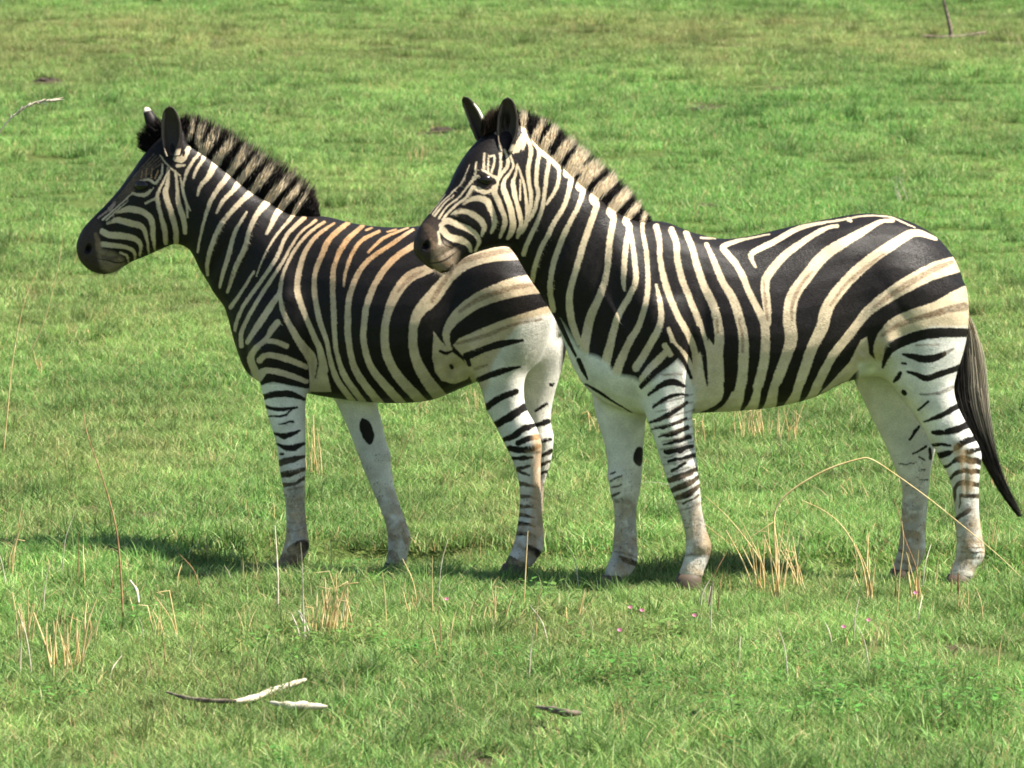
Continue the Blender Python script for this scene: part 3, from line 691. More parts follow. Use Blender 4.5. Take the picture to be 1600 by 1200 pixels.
B['fh'] = [(800,480,872,470,.09,.12),(800,510,878,505,.10,.13),(800,545,884,542,.095,.13),(805,580,877,577,.08,.13),(812,620,866,617,.062,.13),(815,655,860,652,.055,.13),(822,690,864,690,.048,.13),(825,720,861,720,.04,.13),(822,760,852,755,.034,.13),(818,800,848,800,.031,.13),(812,840,846,840,.035,.13),(808,860,845,862,.035,.13),(801,878,836,880,.038,.13)]
B['dock'] = [(850,400,846,420,.03,0),(868,402,862,420,.026,0),(876,430,866,440,.02,.03),(880,470,870,475,.016,.06),(880,520,872,520,.012,.08)]
B['lofts'] = [('trunk', dict(p=.92, shift=-.08), 0), ('neck', dict(p=.95), .06), ('head', dict(p=.85), .03), ('nf', {}, .045), ('ff', {}, .045), ('nh', dict(p=.9), .05), ('fh', {}, .04), ('dock', {}, .03)]
B['bumps'] = [(258,335,22,36,-15,.010,1),(217,281,12,8,20,.006,1),(175,335,28,4,48,.003,1),(135,387,5,4,40,-.016,1),(165,398,20,2.5,10,-.004,1),
    (440,440,26,70,25,.012,0),(450,520,30,40,-10,.010,0),(484,560,8,36,0,-.012,0),(405,545,14,22,30,.008,0),(600,510,90,70,0,.006,0),(700,470,26,60,-20,-.012,0),(790,440,50,60,20,.010,0),
    (742,545,14,26,0,.010,0),(712,575,16,10,40,-.008,0),(350,390,10,60,-32,-.008,0),(390,350,20,60,-40,.006,0),(825,700,14,8,60,.004,0),(790,600,12,40,-25,-.005,1),
    (456,735,13,10,0,.004,0),(470,850,8,7,0,.004,0),(467,800,4,22,0,-.003,0),(836,692,8,10,0,.004,0),(828,752,4,28,0,-.003,0),(440,662,13,26,0,.005,1),(772,632,14,24,-30,.006,1),(588,717,13,12,0,.004,0),(606,782,4,24,20,-.005,0),
    (375,400,5,55,-28,.004,0),(415,410,5,50,-25,-.003,0),(340,360,4,40,-25,.003,0),(440,500,7,50,-10,.004,0),(492,575,3.5,24,0,.003,1),(212,272,14,3.5,20,.004,1),(190,345,3.5,26,55,-.003,1),(730,560,5,16,50,.004,1)]
B['ears'] = [dict(base=(272,243), tip=(264,166), yb=-.075, yt=-.08, face=(-.2,-.95,.05), w=.084, white=(2, 3)),
             dict(base=(250,228), tip=(227,167), yb=.06, yt=.07, face=(-.6,.5,.1), w=.055, white=(.86, .96))]
B['eyes'] = [(222,290,-.089,.022,None),(222,290,.089,.022,None)]
B['hooves'] = [(427,889,468,889,-.13),(600,887,634,889,.11),(784,890,828,890,-.13),(799,882,835,884,.13)]
B['mane'] = dict(n=9000, base=[(280,216),(302,227),(320,240),(335,249),(352,265),(370,282),(390,296),(410,312),(435,326),(462,336),(485,342),(498,345)],
    tip=[(284,176),(303,176),(326,184),(345,195),(370,207),(394,219),(418,234),(442,250),(464,264),(485,283),(496,300),(497,328)], dark_from=.62, items=None)
B['forelock'] = dict(n=900, base=[(232,238),(240,226),(250,214),(262,206)], tip=[(214,230),(212,208),(226,192),(246,180)], y=.0, col=(.016,.012,.010))
B['whiskers'] = dict(n=90, line=[(150,426),(165,429),(182,424),(190,416)], y=-.0)
near = []
L([7,6,3], 300,182, 296,200, 292,214); L([9,8,4,4,4,3,3,2], 318,184, 307,215, 310,232, 300,248, 290,266, 285,285, 285,302, 295,327)
L([12,12,5,4,3], 340,192, 320,227, 315,245, 305,262, 300,276); L([13,12,7,5,3], 366,208, 337,247, 325,272, 312,288, 307,303)
L([12,11,7,6,5,4,3,3], 390,222, 360,262, 350,278, 333,302, 325,320, 317,345, 310,375, 307,392)
L([12,11,6,5,3], 411,234, 377,275, 362,296, 347,312, 337,331)
L([12,11,7,6,6,6,5,4], 432,248, 395,292, 377,311, 357,333, 342,353, 330,381, 322,410, 322,428)
L([12,11,7,6,6,6,5,3], 457,266, 417,312, 402,331, 390,356, 381,388, 368,415, 360,438, 354,456)
L([9,8,6,4], 473,280, 435,326, 424,348, 416,364); L([6,5,3,2,1.5], 480,294, 455,336, 430,368, 412,400, 400,431)
L([3,5,6,5,3], 384,330, 366,362, 356,398, 346,430, 342,448)
L([3,4,6], 396,424, 377,455, 359,479)
L([6,5,5,5,5,5,4], 474,338, 447,367, 432,402, 407,440, 380,477, 369,502, 366,515)
L([4,3,4,5,5,6,6], 492,343, 465,367, 440,412, 417,447, 395,482, 377,517, 376,540)
L([4,4,4,4,6], 506,345, 480,365, 457,395, 442,430, 437,458); L([5,8,10,6], 437,458, 425,476, 407,503, 386,534)
L([5,6,9,12,17,18], 437,458, 442,485, 455,512, 472,540, 488,562, 494,590)
L([3,5,6,7,8,7,7,8,13], 521,347, 495,367, 477,392, 467,425, 465,457, 475,487, 487,517, 500,547, 506,578)
G('L','P', 497,556, 505,568, 512,587, 517,612, 483,612, 483,566)
K([2,3,2], 492,548, 497,567, 492,590)
L([6,7,7,6,7,7,6,6,8,7], 543,346, 515,372, 502,400, 492,430, 492,462, 500,502, 511,535, 516,562, 527,594, 556,634)
L([5,7,6,7,7,6,6,8,8], 566,351, 540,377, 523,412, 520,445, 522,496, 524,534, 529,562, 540,590, 572,636)
L([4,5,5,4,2], 592,360, 565,375, 550,397, 540,425, 537,448); L([3,3], 580,354, 572,358); L([3,2], 618,357, 605,361)
L([4,5,6,7,7,8,8,9,11,12], 645,357, 610,382, 575,407, 556,435, 545,470, 544,500, 544,526, 550,562, 562,590, 600,640)
L([3,4,3], 637,354, 600,371, 575,394)
L([8,9,9,8,9,9,9,10,12,13], 648,382, 615,405, 590,437, 574,475, 569,505, 568,530, 575,562, 591,590, 636,640)
L([14,16,15,11,12,13,14,16], 672,420, 640,433, 617,462, 604,497, 601,525, 604,553, 621,587, 664,634)
L([38,32,24,18,22,16,13,14,18,20], 835,384, 765,393, 722,411, 697,438, 676,465, 653,490, 645,520, 648,556, 666,593, 696,630)
L([32,30,28,22,18,12,8,5], 868,437, 842,442, 800,450, 750,468, 716,492, 699,514, 697,530, 703,548)
Bn([8,9,7,7,8], 830,384, 765,397, 718,411, 695,438, 675,470); Bn([7,8,8,5], 850,440, 795,452, 750,467, 718,487); Bn([5,7,4], 660,424, 640,436, 622,456)
# rump and near hind leg
G('L','P', 876,476, 850,479, 800,495, 755,512, 717,529, 707,540, 722,556, 735,590, 748,620, 760,640, 870,640)
G('W','P', 882,484, 850,492, 815,502, 790,530, 768,570, 762,600, 748,630, 740,700, 760,950, 870,950, 880,600)
K([16,16,16,12], 858,469, 798,487, 752,504, 711,521)
Bn([4,5,7,5], 845,499, 800,508, 760,524, 714,537)
K([4,11,10,12], 816,532, 785,537, 755,546, 728,557); K([8,6], 728,557, 733,570)
K([3,10,9], 812,573, 780,581, 748,593); Bn([5,4], 742,576, 760,570)
K([7,10,11], 806,612, 782,621, 758,637); K([12,13,10], 820,636, 797,651, 770,667)
K([5,9,9,6], 838,664, 820,668, 807,678, 787,687); K([6,8], 843,681, 810,691); K([5,8,8], 844,697, 820,703, 795,700)
K([3,5,6], 833,714, 815,716, 799,716); K([3,5], 828,727, 810,731); K([3,5], 827,742, 809,735)
for yy in (758, 777, 792, 806, 820, 835): K([2,4,6], 836,yy+3, 826,yy, 808,yy-2)
G('o','P', 832,672, 856,680, 858,885, 824,874, 832,760)
Bn([5,5], 822,705, 846,707); K([8,8], 826,856, 843,866); G('D', [22,20], 796,880, 815,888)
# flank patch
G('L','P', 677,518, 690,535, 703,548, 722,562, 737,582, 731,592, 710,600, 690,595, 680,582, 675,560)
K([4,6,3], 687,549, 696,552, 706,549); K([5,6], 704,571, 706,574)
# near foreleg
G('W','P', 392,572, 405,598, 440,598, 482,606, 486,640, 500,950, 410,950, 395,620)
L([8,8,6,9,12,12,10], 434,504, 425,515, 416,530, 399,545, 391,560, 396,575, 404,592); L([5,6,7], 416,533, 432,534, 448,541)
L([8,7,8,6], 406,563, 417,555, 446,560, 478,573); L([16,9,9,6], 404,587, 417,579, 446,584, 478,596)
K([6,9,9,6], 406,600, 425,592, 446,596, 480,604); K([7,8,8,4], 409,621, 429,616, 455,616, 476,624)
K([4,5,3], 411,635, 435,640, 464,637); K([2,3,2], 418,651, 442,650, 456,640); K([2,3], 436,662, 458,659)
K([3,7,3], 428,677, 447,681, 469,673); K([3,8,4], 432,695, 452,700, 475,693); K([9,8,4], 434,726, 452,719, 475,714); K([4,4], 438,709, 441,710)
K([9,8,4], 437,743, 455,739, 478,733); K([6,5,4], 441,758, 460,755, 478,746); Bn([3,3], 450,766, 476,761)
G('h', [22,30,32,34,30], 458,762, 462,790, 462,815, 462,840, 460,870)
for yy in (778, 790, 802, 814, 826): Bn([2,2.5,2], 448,yy, 462,yy+3, 478,yy-1)
G('D', [16,22,14], 456,858, 468,856, 478,850); G('D', [26,24], 440,878, 458,876)
# head
G('M','P', 128,350, 145,338, 156,348, 158,362, 150,372, 152,392, 160,430, 110,430, 112,370)
L([3,4,5,3], 205,300, 215,303, 227,302, 237,292); L([3,3,3], 217,281, 230,279, 240,285)
for (a, b, c, d) in ((220,264,219,276), (227,261,226,275), (236,261,234,276), (245,264,240,278)): G('O', [1.3,2], a,b, c,d)
L([2,3,3], 252,255, 250,272, 242,284); L([2,2,4,5,5,7,5], 260,260, 257,275, 245,300, 245,315, 250,336, 255,356, 256,378); L([3,3], 226,316, 245,307)
L([2,5,7,7,7,6], 262,264, 260,285, 257,302, 265,328, 272,357, 272,380); L([3,4,6,7,5], 272,266, 275,290, 277,315, 285,341, 287,362); L([2,3,3,2], 280,276, 285,300, 290,320, 291,338)
L([3,8,9,7,6,2], 182,330, 200,325, 222,330, 235,343, 237,366, 239,391); L([3,7,8,7,4,2], 165,347, 180,342, 200,347, 220,353, 227,371, 229,394)
L([8,8,8,7,5,2], 157,360, 167,365, 187,367, 207,371, 217,381, 215,398); L([7,6,5,4,2], 157,380, 175,382, 195,385, 207,393, 207,406); L([3,3,2], 185,393, 195,398, 197,408)
G('T','P', 151,372, 157,388, 175,392, 190,402, 192,412, 184,424, 167,427, 155,418, 149,398); G('b', [6,8,5], 158,400, 170,403, 182,398)
for k in range(5): G('B', [1, 2, 2.2, 1.6, 1], 238 + k * 4,238 + k * 3, 222 + k * 3,256 + k * 2.4, 206 + k * 2.6,276 + k * 2.2, 190 + k * 2.2,296 + k * 2, 172 + k * 2,314 + k * 2)
G('P', [3,3], 150,338, 173,321); L([3,2,1.5], 157,341, 182,320, 205,300); L([2,2,1], 163,342, 180,327, 197,313); G('P', [7,5], 168,325, 176,315)
K([12,13,8], 213,290, 223,290, 234,290); G('D', [1,2,2,1], 197,404, 182,409, 163,405, 146,402); Bn([5,8,5], 146,364, 150,376, 148,388); G('N', [8,11,8], 136,382, 135,388, 132,392)
L([6,8,6], 272,246, 283,246, 292,229); K([4,4], 285,235, 284,240); L([4,3], 275,257, 286,256); L([1.5,2,2], 248,240, 261,257, 279,272)
B['near'] = near
B['mane']['items'] = near[:10]
B['muzzle_x'] = 155; B['far'] = [('K', [5,15,21,18,5], (566,655, 569,662, 572,673, 575,684, 578,693)), ('b', 8, (608,840, 616,843)), ('B', [10,8], (630,836, 636,850)), ('K', 5, (840,642, 858,631)), ('K', 8, (865,600, 869,594)), ('K', 8, (838,666, 862,658)),
    ('K', 6, (845,692, 864,686)), ('K', 6, (845,716, 866,706)), ('K', 5, (845,729, 864,723)), ('K', 5, (845,742, 860,738)), ('b', [10,8], (850,760, 848,840)), ('B', [12,10], (612,868, 622,882))]

build_zebra(A); build_zebra(B)
exec_ground = True

# ------------------------------------------------------------------ ground
FT = np.array(FOOT)
def gz(x, y):
    x = np.asarray(x, float); y = np.asarray(y, float)
    z = 0.035 * (fbm(x * .55, y * .4, 71) - .5) + 0.03 * (fbm(x * 2.6, y * 2.6, 75) - .5)
    far = np.clip((y - 6) / 40, 0, 1); z = z * (1 + 1.5 * far) + far * 0.5 * (fbm(x * .08, y * .12, 79) - .5) * 0.8
    q = (y - 5.0) / 2.5; rise = .088 * 2.5 * np.log1p(np.exp(np.clip(q, -20, 400))); z = z + 9 * np.tanh(rise / 9)
    num = 0.004 * z; den = 0.004
    for fx, fy, fz in FT:
        w = np.exp(-((x - fx) ** 2 + (y - fy) ** 2) / (2 * 0.16 ** 2)); num = num + w * fz; den = den + w
    t = (den - 0.004) / den
    return num / den
_T = np.arange(9.0, 120.0, .04)
def ground_pt(px, py):
    """where the sight line through a point of the photograph meets the meadow"""
    d = ray(px, py); P = CAM + d * _T[:, None]; h = P[:, 2] - gz(P[:, 0], P[:, 1]); k = np.argmax(h < 0) if (h < 0).any() else len(h) - 1
    return P[k].copy()
def soilf(x, y):
    """where the sward is thin: bare earth and old thatch"""
    a = fbm(x * .9, y * .55, 83, 4); s = np.clip((a - 0.80) * 6, 0, 1)
    for (c, rx, ry) in SOIL:
        s = np.maximum(s, np.exp(-(((x - c[0]) / rx) ** 2 + ((y - c[1]) / ry) ** 2)) * (0.6 + 0.8 * vnoise(x * 14, y * 14, 85)))
    return np.clip(s, 0, 1)
SOIL = [(880,1140,.22,.25),(740,1185,.2,.2),(1120,1185,.16,.15),(1260,1125,.16,.15),(1590,1125,.15,.22),(1390,1185,.18,.2),(1480,1018,.14,.15),(1000,1195,.25,.15),(1510,60,.9,.8),
    (1110,168,.25,.35),(690,208,.25,.3),(75,131,.22,.5),(1240,142,.2,.4),(290,1118,.18,.12),(100,1055,.15,.1),(345,995,.2,.1),(430,1000,.14,.1)]
SOIL = [(ground_pt(a, b), c, d) for (a, b, c, d) in SOIL]
def dryf(x, y):
    """how straw-coloured the grass is"""
    a = fbm(x * .16, y * .07, 91, 3); b = fbm(x * 1.1, y * .5, 95, 3)
    s = np.clip((a - .52) * 3.0, 0, 1) * .35 + np.clip((b - .55) * 3, 0, 1) * .35
    far = np.clip((y - 22) / 9, 0, 1)
    s = s + far * np.exp(-((y - 27.5) / 3.2) ** 2) * (.35 + .85 * fbm(x * .5, y * .4, 97)) 
    s = s + .45 * np.exp(-((y - 10.0) / 2.6) ** 2) * fbm(x * .5, y * .5, 99)
    return np.clip(s, 0, 1)

ys = np.concatenate([np.arange(-9, 6, .06), np.arange(6, 40, .2), np.geomspace(40, 700, 60)])
xs = np.concatenate([-np.geomspace(300, 12, 24), np.arange(-11.6, -3.2, .4), np.arange(-3, 3.3, .06), np.arange(3.6, 12, .4), np.geomspace(12, 300, 24)])
GX, GY = np.meshgrid(xs, ys, indexing='ij'); GZ = gz(GX, GY)
V = np.stack([GX, GY, GZ], -1).reshape(-1, 3); nx, ny = GX.shape
ii, jj = np.meshgrid(np.arange(nx - 1), np.arange(ny - 1), indexing='ij'); a = (ii * ny + jj).ravel()
F = np.stack([a, a + ny, a + ny + 1, a + 1], -1)
so = soilf(V[:, 0], V[:, 1]); dr = dryf(V[:, 0], V[:, 1])
gcol = np.stack([so, dr, np.zeros_like(so)], -1)
gm = material('meadow_soil', rough=.95, spec=.05); N = gm.node_tree.nodes; Lk = gm.node_tree.links; pb = N['Principled BSDF']
at = N.new('ShaderNodeAttribute'); at.attribute_name = 'Col'; sep = N.new('ShaderNodeSeparateColor'); Lk.new(at.outputs['Color'], sep.inputs[0])
tc = N.new('ShaderNodeTexCoord')
def noise(scale, det=5):
    n = N.new('ShaderNodeTexNoise'); n.inputs['Scale'].default_value = scale; n.inputs['Detail'].default_value = det; Lk.new(tc.outputs['Object'], n.inputs[0]); return n
def ramp(src, stops):
    r = N.new('ShaderNodeValToRGB'); e = r.color_ramp.elements
    while len(e) < len(stops): e.new(.5)
    for k, (p, c) in enumerate(stops): e[k].position = p; e[k].color = (*c, 1)
    Lk.new(src, r.inputs[0]); return r
r1 = ramp(noise(38).outputs[0], [(.3, (.030, .055, .012)), (.5, (.070, .125, .026)), (.7, (.13, .16, .045))])
r2 = ramp(noise(55).outputs[0], [(.3, (.075, .060, .035)), (.6, (.17, .14, .075)), (.75, (.27, .22, .12))])
r3 = ramp(noise(45).outputs[0], [(.3, (.035, .026, .018)), (.55, (.095, .070, .048)), (.75, (.19, .15, .11))])
mx1 = N.new('ShaderNodeMix'); mx1.data_type = 'RGBA'; Lk.new(sep.outputs[1], mx1.inputs[0]); Lk.new(r1.outputs[0], mx1.inputs[6]); Lk.new(r2.outputs[0], mx1.inputs[7])
mx2 = N.new('ShaderNodeMix'); mx2.data_type = 'RGBA'; Lk.new(sep.outputs[0], mx2.inputs[0]); Lk.new(mx1.outputs[2], mx2.inputs[6]); Lk.new(r3.outputs[0], mx2.inputs[7])
Lk.new(mx2.outputs[2], pb.inputs['Base Color'])
bp = N.new('ShaderNodeBump'); bp.inputs['Strength'].default_value = .8; bp.inputs['Distance'].default_value = .03; Lk.new(noise(60).outputs[0], bp.inputs['Height']); Lk.new(bp.outputs[0], pb.inputs['Normal'])
ground = mesh_obj('ground', V, F, gm, None, gcol); tag(ground, kind='structure')

# ------------------------------------------------------------------ grass
def blade_mat(name, trans=.35):
    m = bpy.data.materials.new(name); m.use_nodes = True; nt = m.node_tree; N = nt.nodes; Lk = nt.links; N.clear()
    out = N.new('ShaderNodeOutputMaterial'); at = N.new('ShaderNodeAttribute'); at.attribute_name = 'Col'
    ti = N.new('ShaderNodeAttribute'); ti.attribute_type = 'INSTANCER'; ti.attribute_name = 'tint'
    va = N.new('ShaderNodeAttribute'); va.attribute_type = 'INSTANCER'; va.attribute_name = 'dry'
    hs = N.new('ShaderNodeMix'); hs.data_type = 'RGBA'; hs.inputs[7].default_value = (.34, .27, .12, 1)
    Lk.new(va.outputs['Fac'], hs.inputs[0]); Lk.new(at.outputs['Color'], hs.inputs[6])
    sc = N.new('ShaderNodeVectorMath'); sc.operation = 'SCALE'; Lk.new(hs.outputs[2], sc.inputs[0]); Lk.new(ti.outputs['Fac'], sc.inputs['Scale'])
    df = N.new('ShaderNodeBsdfPrincipled'); df.inputs['Roughness'].default_value = .55; df.inputs['Specular IOR Level'].default_value = .25
    tr = N.new('ShaderNodeBsdfTranslucent'); ms = N.new('ShaderNodeMixShader'); ms.inputs[0].default_value = trans
    Lk.new(sc.outputs[0], df.inputs['Base Color']); Lk.new(sc.outputs[0], tr.inputs['Color'])
    Lk.new(df.outputs[0], ms.inputs[1]); Lk.new(tr.outputs[0], ms.inputs[2]); Lk.new(ms.outputs[0], out.inputs[0])
    return m
BLADE = blade_mat('grass_blade')

def blades(n, radius, hmin, hmax, w, lean, cols, probs, seed, seg=3):
    r = np.random.default_rng(seed)
    ang = r.uniform(0, 2 * math.pi, n); rad = radius * np.sqrt(r.random(n)); bx = np.cos(ang) * rad; by = np.sin(ang) * rad
    h = r.uniform(hmin, hmax, n); la = r.uniform(0, 2 * math.pi, n); le = np.abs(r.normal(lean, lean * .5, n)); fa = r.uniform(0, math.pi, n); ww = w * r.uniform(.6, 1.3, n)
    ci = r.choice(len(cols), n, p=probs); C = np.array(cols)[ci] * r.uniform(.75, 1.25, (n, 1))
    V = []; cc = []
    for k in range(seg + 1):
        t = k / seg; x = bx + np.cos(la) * le * h * t * t; y = by + np.sin(la) * le * h * t * t; z = h * (t - .25 * le * t * t) - .004
        wk = ww * (1 - t ** 1.6) * .5 + .0001
        V.append(np.stack([x - np.cos(fa) * wk, y - np.sin(fa) * wk, z], -1)); V.append(np.stack([x + np.cos(fa) * wk, y + np.sin(fa) * wk, z], -1))
        cc += [C, C]
    V = np.stack(V, 1); nv = V.shape[1]; cc = np.stack(cc, 1)
    F = np.array([(2 * k, 2 * k + 1, 2 * k + 3, 2 * k + 2) for k in range(seg)])
    F = (F[None] + np.arange(n)[:, None, None] * nv).reshape(-1, 4)
    return V.reshape(-1, 3), F, cc.reshape(-1, 3)

def proto_coll(name, lst):
    c = bpy.data.collections.new(name)
    for o in lst: c.objects.link(o)
    return c

def scatter(name, pts, rotz, scale, tint, dry, coll, kind='stuff'):
    me = bpy.data.meshes.new(name); me.vertices.add(len(pts)); me.vertices.foreach_set('co', np.asarray(pts, np.float32).ravel())
    for nm, v in (('rotz', rotz), ('scl', scale), ('tint', tint), ('dry', dry)):
        a = me.attributes.new(nm, 'FLOAT', 'POINT'); a.data.foreach_set('value', np.asarray(v, np.float32))
    o = bpy.data.objects.new(name, me); COL.objects.link(o)
    ng = bpy.data.node_groups.new(name, 'GeometryNodeTree')
    ng.interface.new_socket('Geometry', in_out='INPUT', socket_type='NodeSocketGeometry'); ng.interface.new_socket('Geometry', in_out='OUTPUT', socket_type='NodeSocketGeometry')
    N = ng.nodes; L = ng.links; gi = N.new('NodeGroupInput'); go = N.new('NodeGroupOutput')
    ci = N.new('GeometryNodeCollectionInfo'); ci.inputs['Collection'].default_value = coll; ci.inputs['Separate Children'].default_value = True; ci.inputs['Reset Children'].default_value = True
    ip = N.new('GeometryNodeInstanceOnPoints'); ip.inputs['Pick Instance'].default_value = True
    mp = N.new('GeometryNodeMeshToPoints')
    def na(nm):
        n = N.new('GeometryNodeInputNamedAttribute'); n.data_type = 'FLOAT'; n.inputs['Name'].default_value = nm; return n.outputs['Attribute']
    cx = N.new('ShaderNodeCombineXYZ'); L.new(na('rotz'), cx.inputs[2])
    L.new(gi.outputs[0], mp.inputs[0]); L.new(mp.outputs[0], ip.inputs['Points']); L.new(ci.outputs[0], ip.inputs['Instance'])
    L.new(cx.outputs[0], ip.inputs['Rotation']); L.new(na('scl'), ip.inputs['Scale']); L.new(ip.outputs[0], go.inputs[0])
    md = o.modifiers.new('scatter', 'NODES'); md.node_group = ng
    return tag(o, kind=kind)

g1 = (.130, .300, .062); g2 = (.080, .205, .044); g3 = (.225, .385, .100); g4 = (.38, .45, .19); st1 = (.42, .33, .15); st2 = (.30, .20, .10); g5 = (.035, .09, .014)
P1 = []
for k in range(10):
    V, F, c = blades(230, .13, .018, .065, .0042, .8, [g1, g2, g3, g4, st1, g5], [.31, .22, .23, .11, .07, .06], 100 + k)
    P1.append(mesh_obj('grass_patch', V, F, BLADE, None, c, link=False))
short_coll = proto_coll('short_grass', P1)
P2 = []
for k in range(6):
    V, F, c = blades(60, .05, .05, .13, .0045, .75, [g1, g2, g3, g4, st1], [.35, .25, .25, .1, .05], 200 + k)
    P2.append(mesh_obj('tussock', V, F, BLADE, None, c, link=False))
tall_coll = proto_coll('tall_grass', P2)
P3 = []
for k in range(5):
    V, F, c = blades(9, .04, .06, .17, .0042, .3, [st1, st2, (.5, .42, .22)], [.5, .2, .3], 300 + k)
    P3.append(mesh_obj('straw', V, F, BLADE, None, c, link=False))
straw_coll = proto_coll('straw', P3)

def strip_points(density, y0, y1, seed, margin=3.2, dens_fn=None):
    r = np.random.default_rng(seed)
    hw = lambda y: (y + 18) * 0.104 + margin
    n = int(density * (y1 - y0) * 2 * hw(y1)); y = r.uniform(y0, y1, n); x = r.uniform(-1, 1, n) * hw(y1)
    k = np.abs(x) < hw(y); x, y = x[k], y[k]
    if dens_fn is not None:
        k = r.random(len(x)) < dens_fn(x, y); x, y = x[k], y[k]
    return x, y, r

def do_scatter(name, coll, strips, smin, smax, dens_fn, seed, tm=1.0):
    X = []; Y = []; S = []
    for i, (dens, y0, y1, k) in enumerate(strips):
        x, y, r = strip_points(dens, y0, y1, seed + i, dens_fn=dens_fn); X.append(x); Y.append(y); S.append(r.uniform(smin, smax, len(x)) * k)
    x = np.concatenate(X); y = np.concatenate(Y); s = np.concatenate(S); r = np.random.default_rng(seed + 99)
    hgt = 0.55 + 0.95 * fbm(x * 2.6, y * 2.0, 103)
    tint = (0.78 + 0.62 * fbm(x * 1.1, y * .6, 105, 4)) * r.uniform(.78, 1.27, len(x)) * tm * (0.80 + 0.40 * fbm(x * 4.5, y * 2.6, 107))
    return scatter(name, np.stack([x, y, gz(x, y)], -1), r.uniform(0, 6.28, len(x)), s * hgt, tint, np.clip(dryf(x, y) * .7 * r.uniform(.5, 1.2, len(x)), 0, .95), coll)

sw = lambda x, y: 1 - .82 * soilf(x, y)
tag(do_scatter('short_grass', short_coll, [(75, -5.6, 3, 1.0), (60, 3, 9, 1.05), (48, 9, 18, 1.0), (34, 18, 34, 1.2), (12, 34, 60, 1.9)], .75, 1.25, sw, 400), 'short bright green grass covering the meadow', 'grass')
tag(do_scatter('grass_tufts', tall_coll, [(30, -5.6, 3, 1.0), (20, 3, 12, 1.0), (9, 12, 34, 1.2)], .6, 1.15, lambda x, y: np.clip((fbm(x * 1.6, y * 1.2, 111) - .44) * 6, 0.04, 1), 500, .70), 'slightly longer green tufts in the meadow', 'grass')
tag(do_scatter('dry_grass', straw_coll, [(4.5, -5.6, 4, .9), (4, 4, 20, .9), (4.0, 20, 36, 1.0)], .5, 1.1, lambda x, y: np.clip(dryf(x, y) * 1.1 + .12, 0, 1), 600), 'sparse straw-coloured grass stems among the green', 'grass')

# ------------------------------------------------------------------ stalks, sticks, flowers, weeds
def tube(P, rad, n=6):
    P = np.asarray(P, float); m = len(P); rad = np.broadcast_to(rad, (m,)); T = np.gradient(P, axis=0); T /= np.linalg.norm(T, axis=1)[:, None] + 1e-9
    up = np.array([0.3, 1, .1]); V = []
    for p, t, r_ in zip(P, T, rad):
        a = np.cross(t, up); a /= np.linalg.norm(a) + 1e-9; b = np.cross(t, a)
        for j in range(n):
            q = 2 * math.pi * j / n; V.append(p + r_ * (math.cos(q) * a + math.sin(q) * b))
    F = [(i * n + j, i * n + (j + 1) % n, (i + 1) * n + (j + 1) % n, (i + 1) * n + j) for i in range(m - 1) for j in range(n)]
    return np.array(V), np.array(F)

def join(lst):
    V = []; F = []; n = 0
    for v, f in lst: V.append(v); F.append(f + n); n += len(v)
    return np.vstack(V), np.vstack(F)

def straw_mat(name, a, b, scale=60):
    m = material(name, a, .7, .2); N = m.node_tree.nodes; L = m.node_tree.links
    n = N.new('ShaderNodeTexNoise'); n.inputs['Scale'].default_value = scale; t = N.new('ShaderNodeTexCoord'); L.new(t.outputs['Object'], n.inputs[0])
    r = N.new('ShaderNodeValToRGB'); r.color_ramp.elements[0].position = .35; r.color_ramp.elements[1].position = .65
    r.color_ramp.elements[0].color = (*a, 1); r.color_ramp.elements[1].color = (*b, 1); L.new(n.outputs[0], r.inputs[0]); L.new(r.outputs[0], N['Principled BSDF'].inputs['Base Color']); return m
STRAW = straw_mat('straw', (.50, .34, .14), (.72, .58, .30), 25)
PALE = straw_mat('bleached_straw', (.42, .35, .25), (.66, .60, .48), 40)
RUST = straw_mat('rusty_stem', (.20, .10, .05), (.40, .24, .12), 30)
WOOD = straw_mat('weathered_wood', (.08, .06, .045), (.24, .19, .14), 30)
MOUND = straw_mat('mound_dark', (.020, .016, .010), (.06, .045, .028), 30)  # dark tones of the low far mounds

def px_path(pts, depth_base):
    """a stem in a plane facing south through its foot: photograph points -> world"""
    b = ground_pt(*depth_base); b[2] = float(gz(b[0], b[1])); out = []
    for (x, y) in pts:
        d = ray(x, y); t = (b[1] - CAM[1]) / d[1]; out.append(CAM + d * t)
    return b, np.array(out)

def stalk(pts, r0, mat, label, cat='dry stalk', group='single dry stalks', name='dry_stalk', seed=0, head=False):
    b, P = px_path(pts, pts[0]); rr = np.random.default_rng(seed)
    P = np.vstack([[P[0][0], P[0][1], b[2] - .01], P[1:]]) if len(P) > 1 else P
    P[:, 1] += np.linspace(0, 1, len(P)) ** 2 * rr.uniform(-.08, .08)
    Q = crom(P, 6); m = len(Q); L = [tube(Q - Q[0], r0 * (1 - .7 * np.linspace(0, 1, m)))]
    if head:
        tip = Q[-1] - Q[0]; dr = (Q[-1] - Q[-6]); dr /= np.linalg.norm(dr)
        for k in range(26):
            s0 = tip - dr * rr.uniform(0, .12); e = s0 + dr * rr.uniform(.01, .03) + rr.normal(0, .006, 3); L.append(tube(np.array([s0, (s0 + e) / 2, e]), [.0008, .0016, .0004], 4))
    V, F = join(L); o = mesh_obj(name, V, F, mat); o.location = Q[0]; return tag(o, label, cat, group)

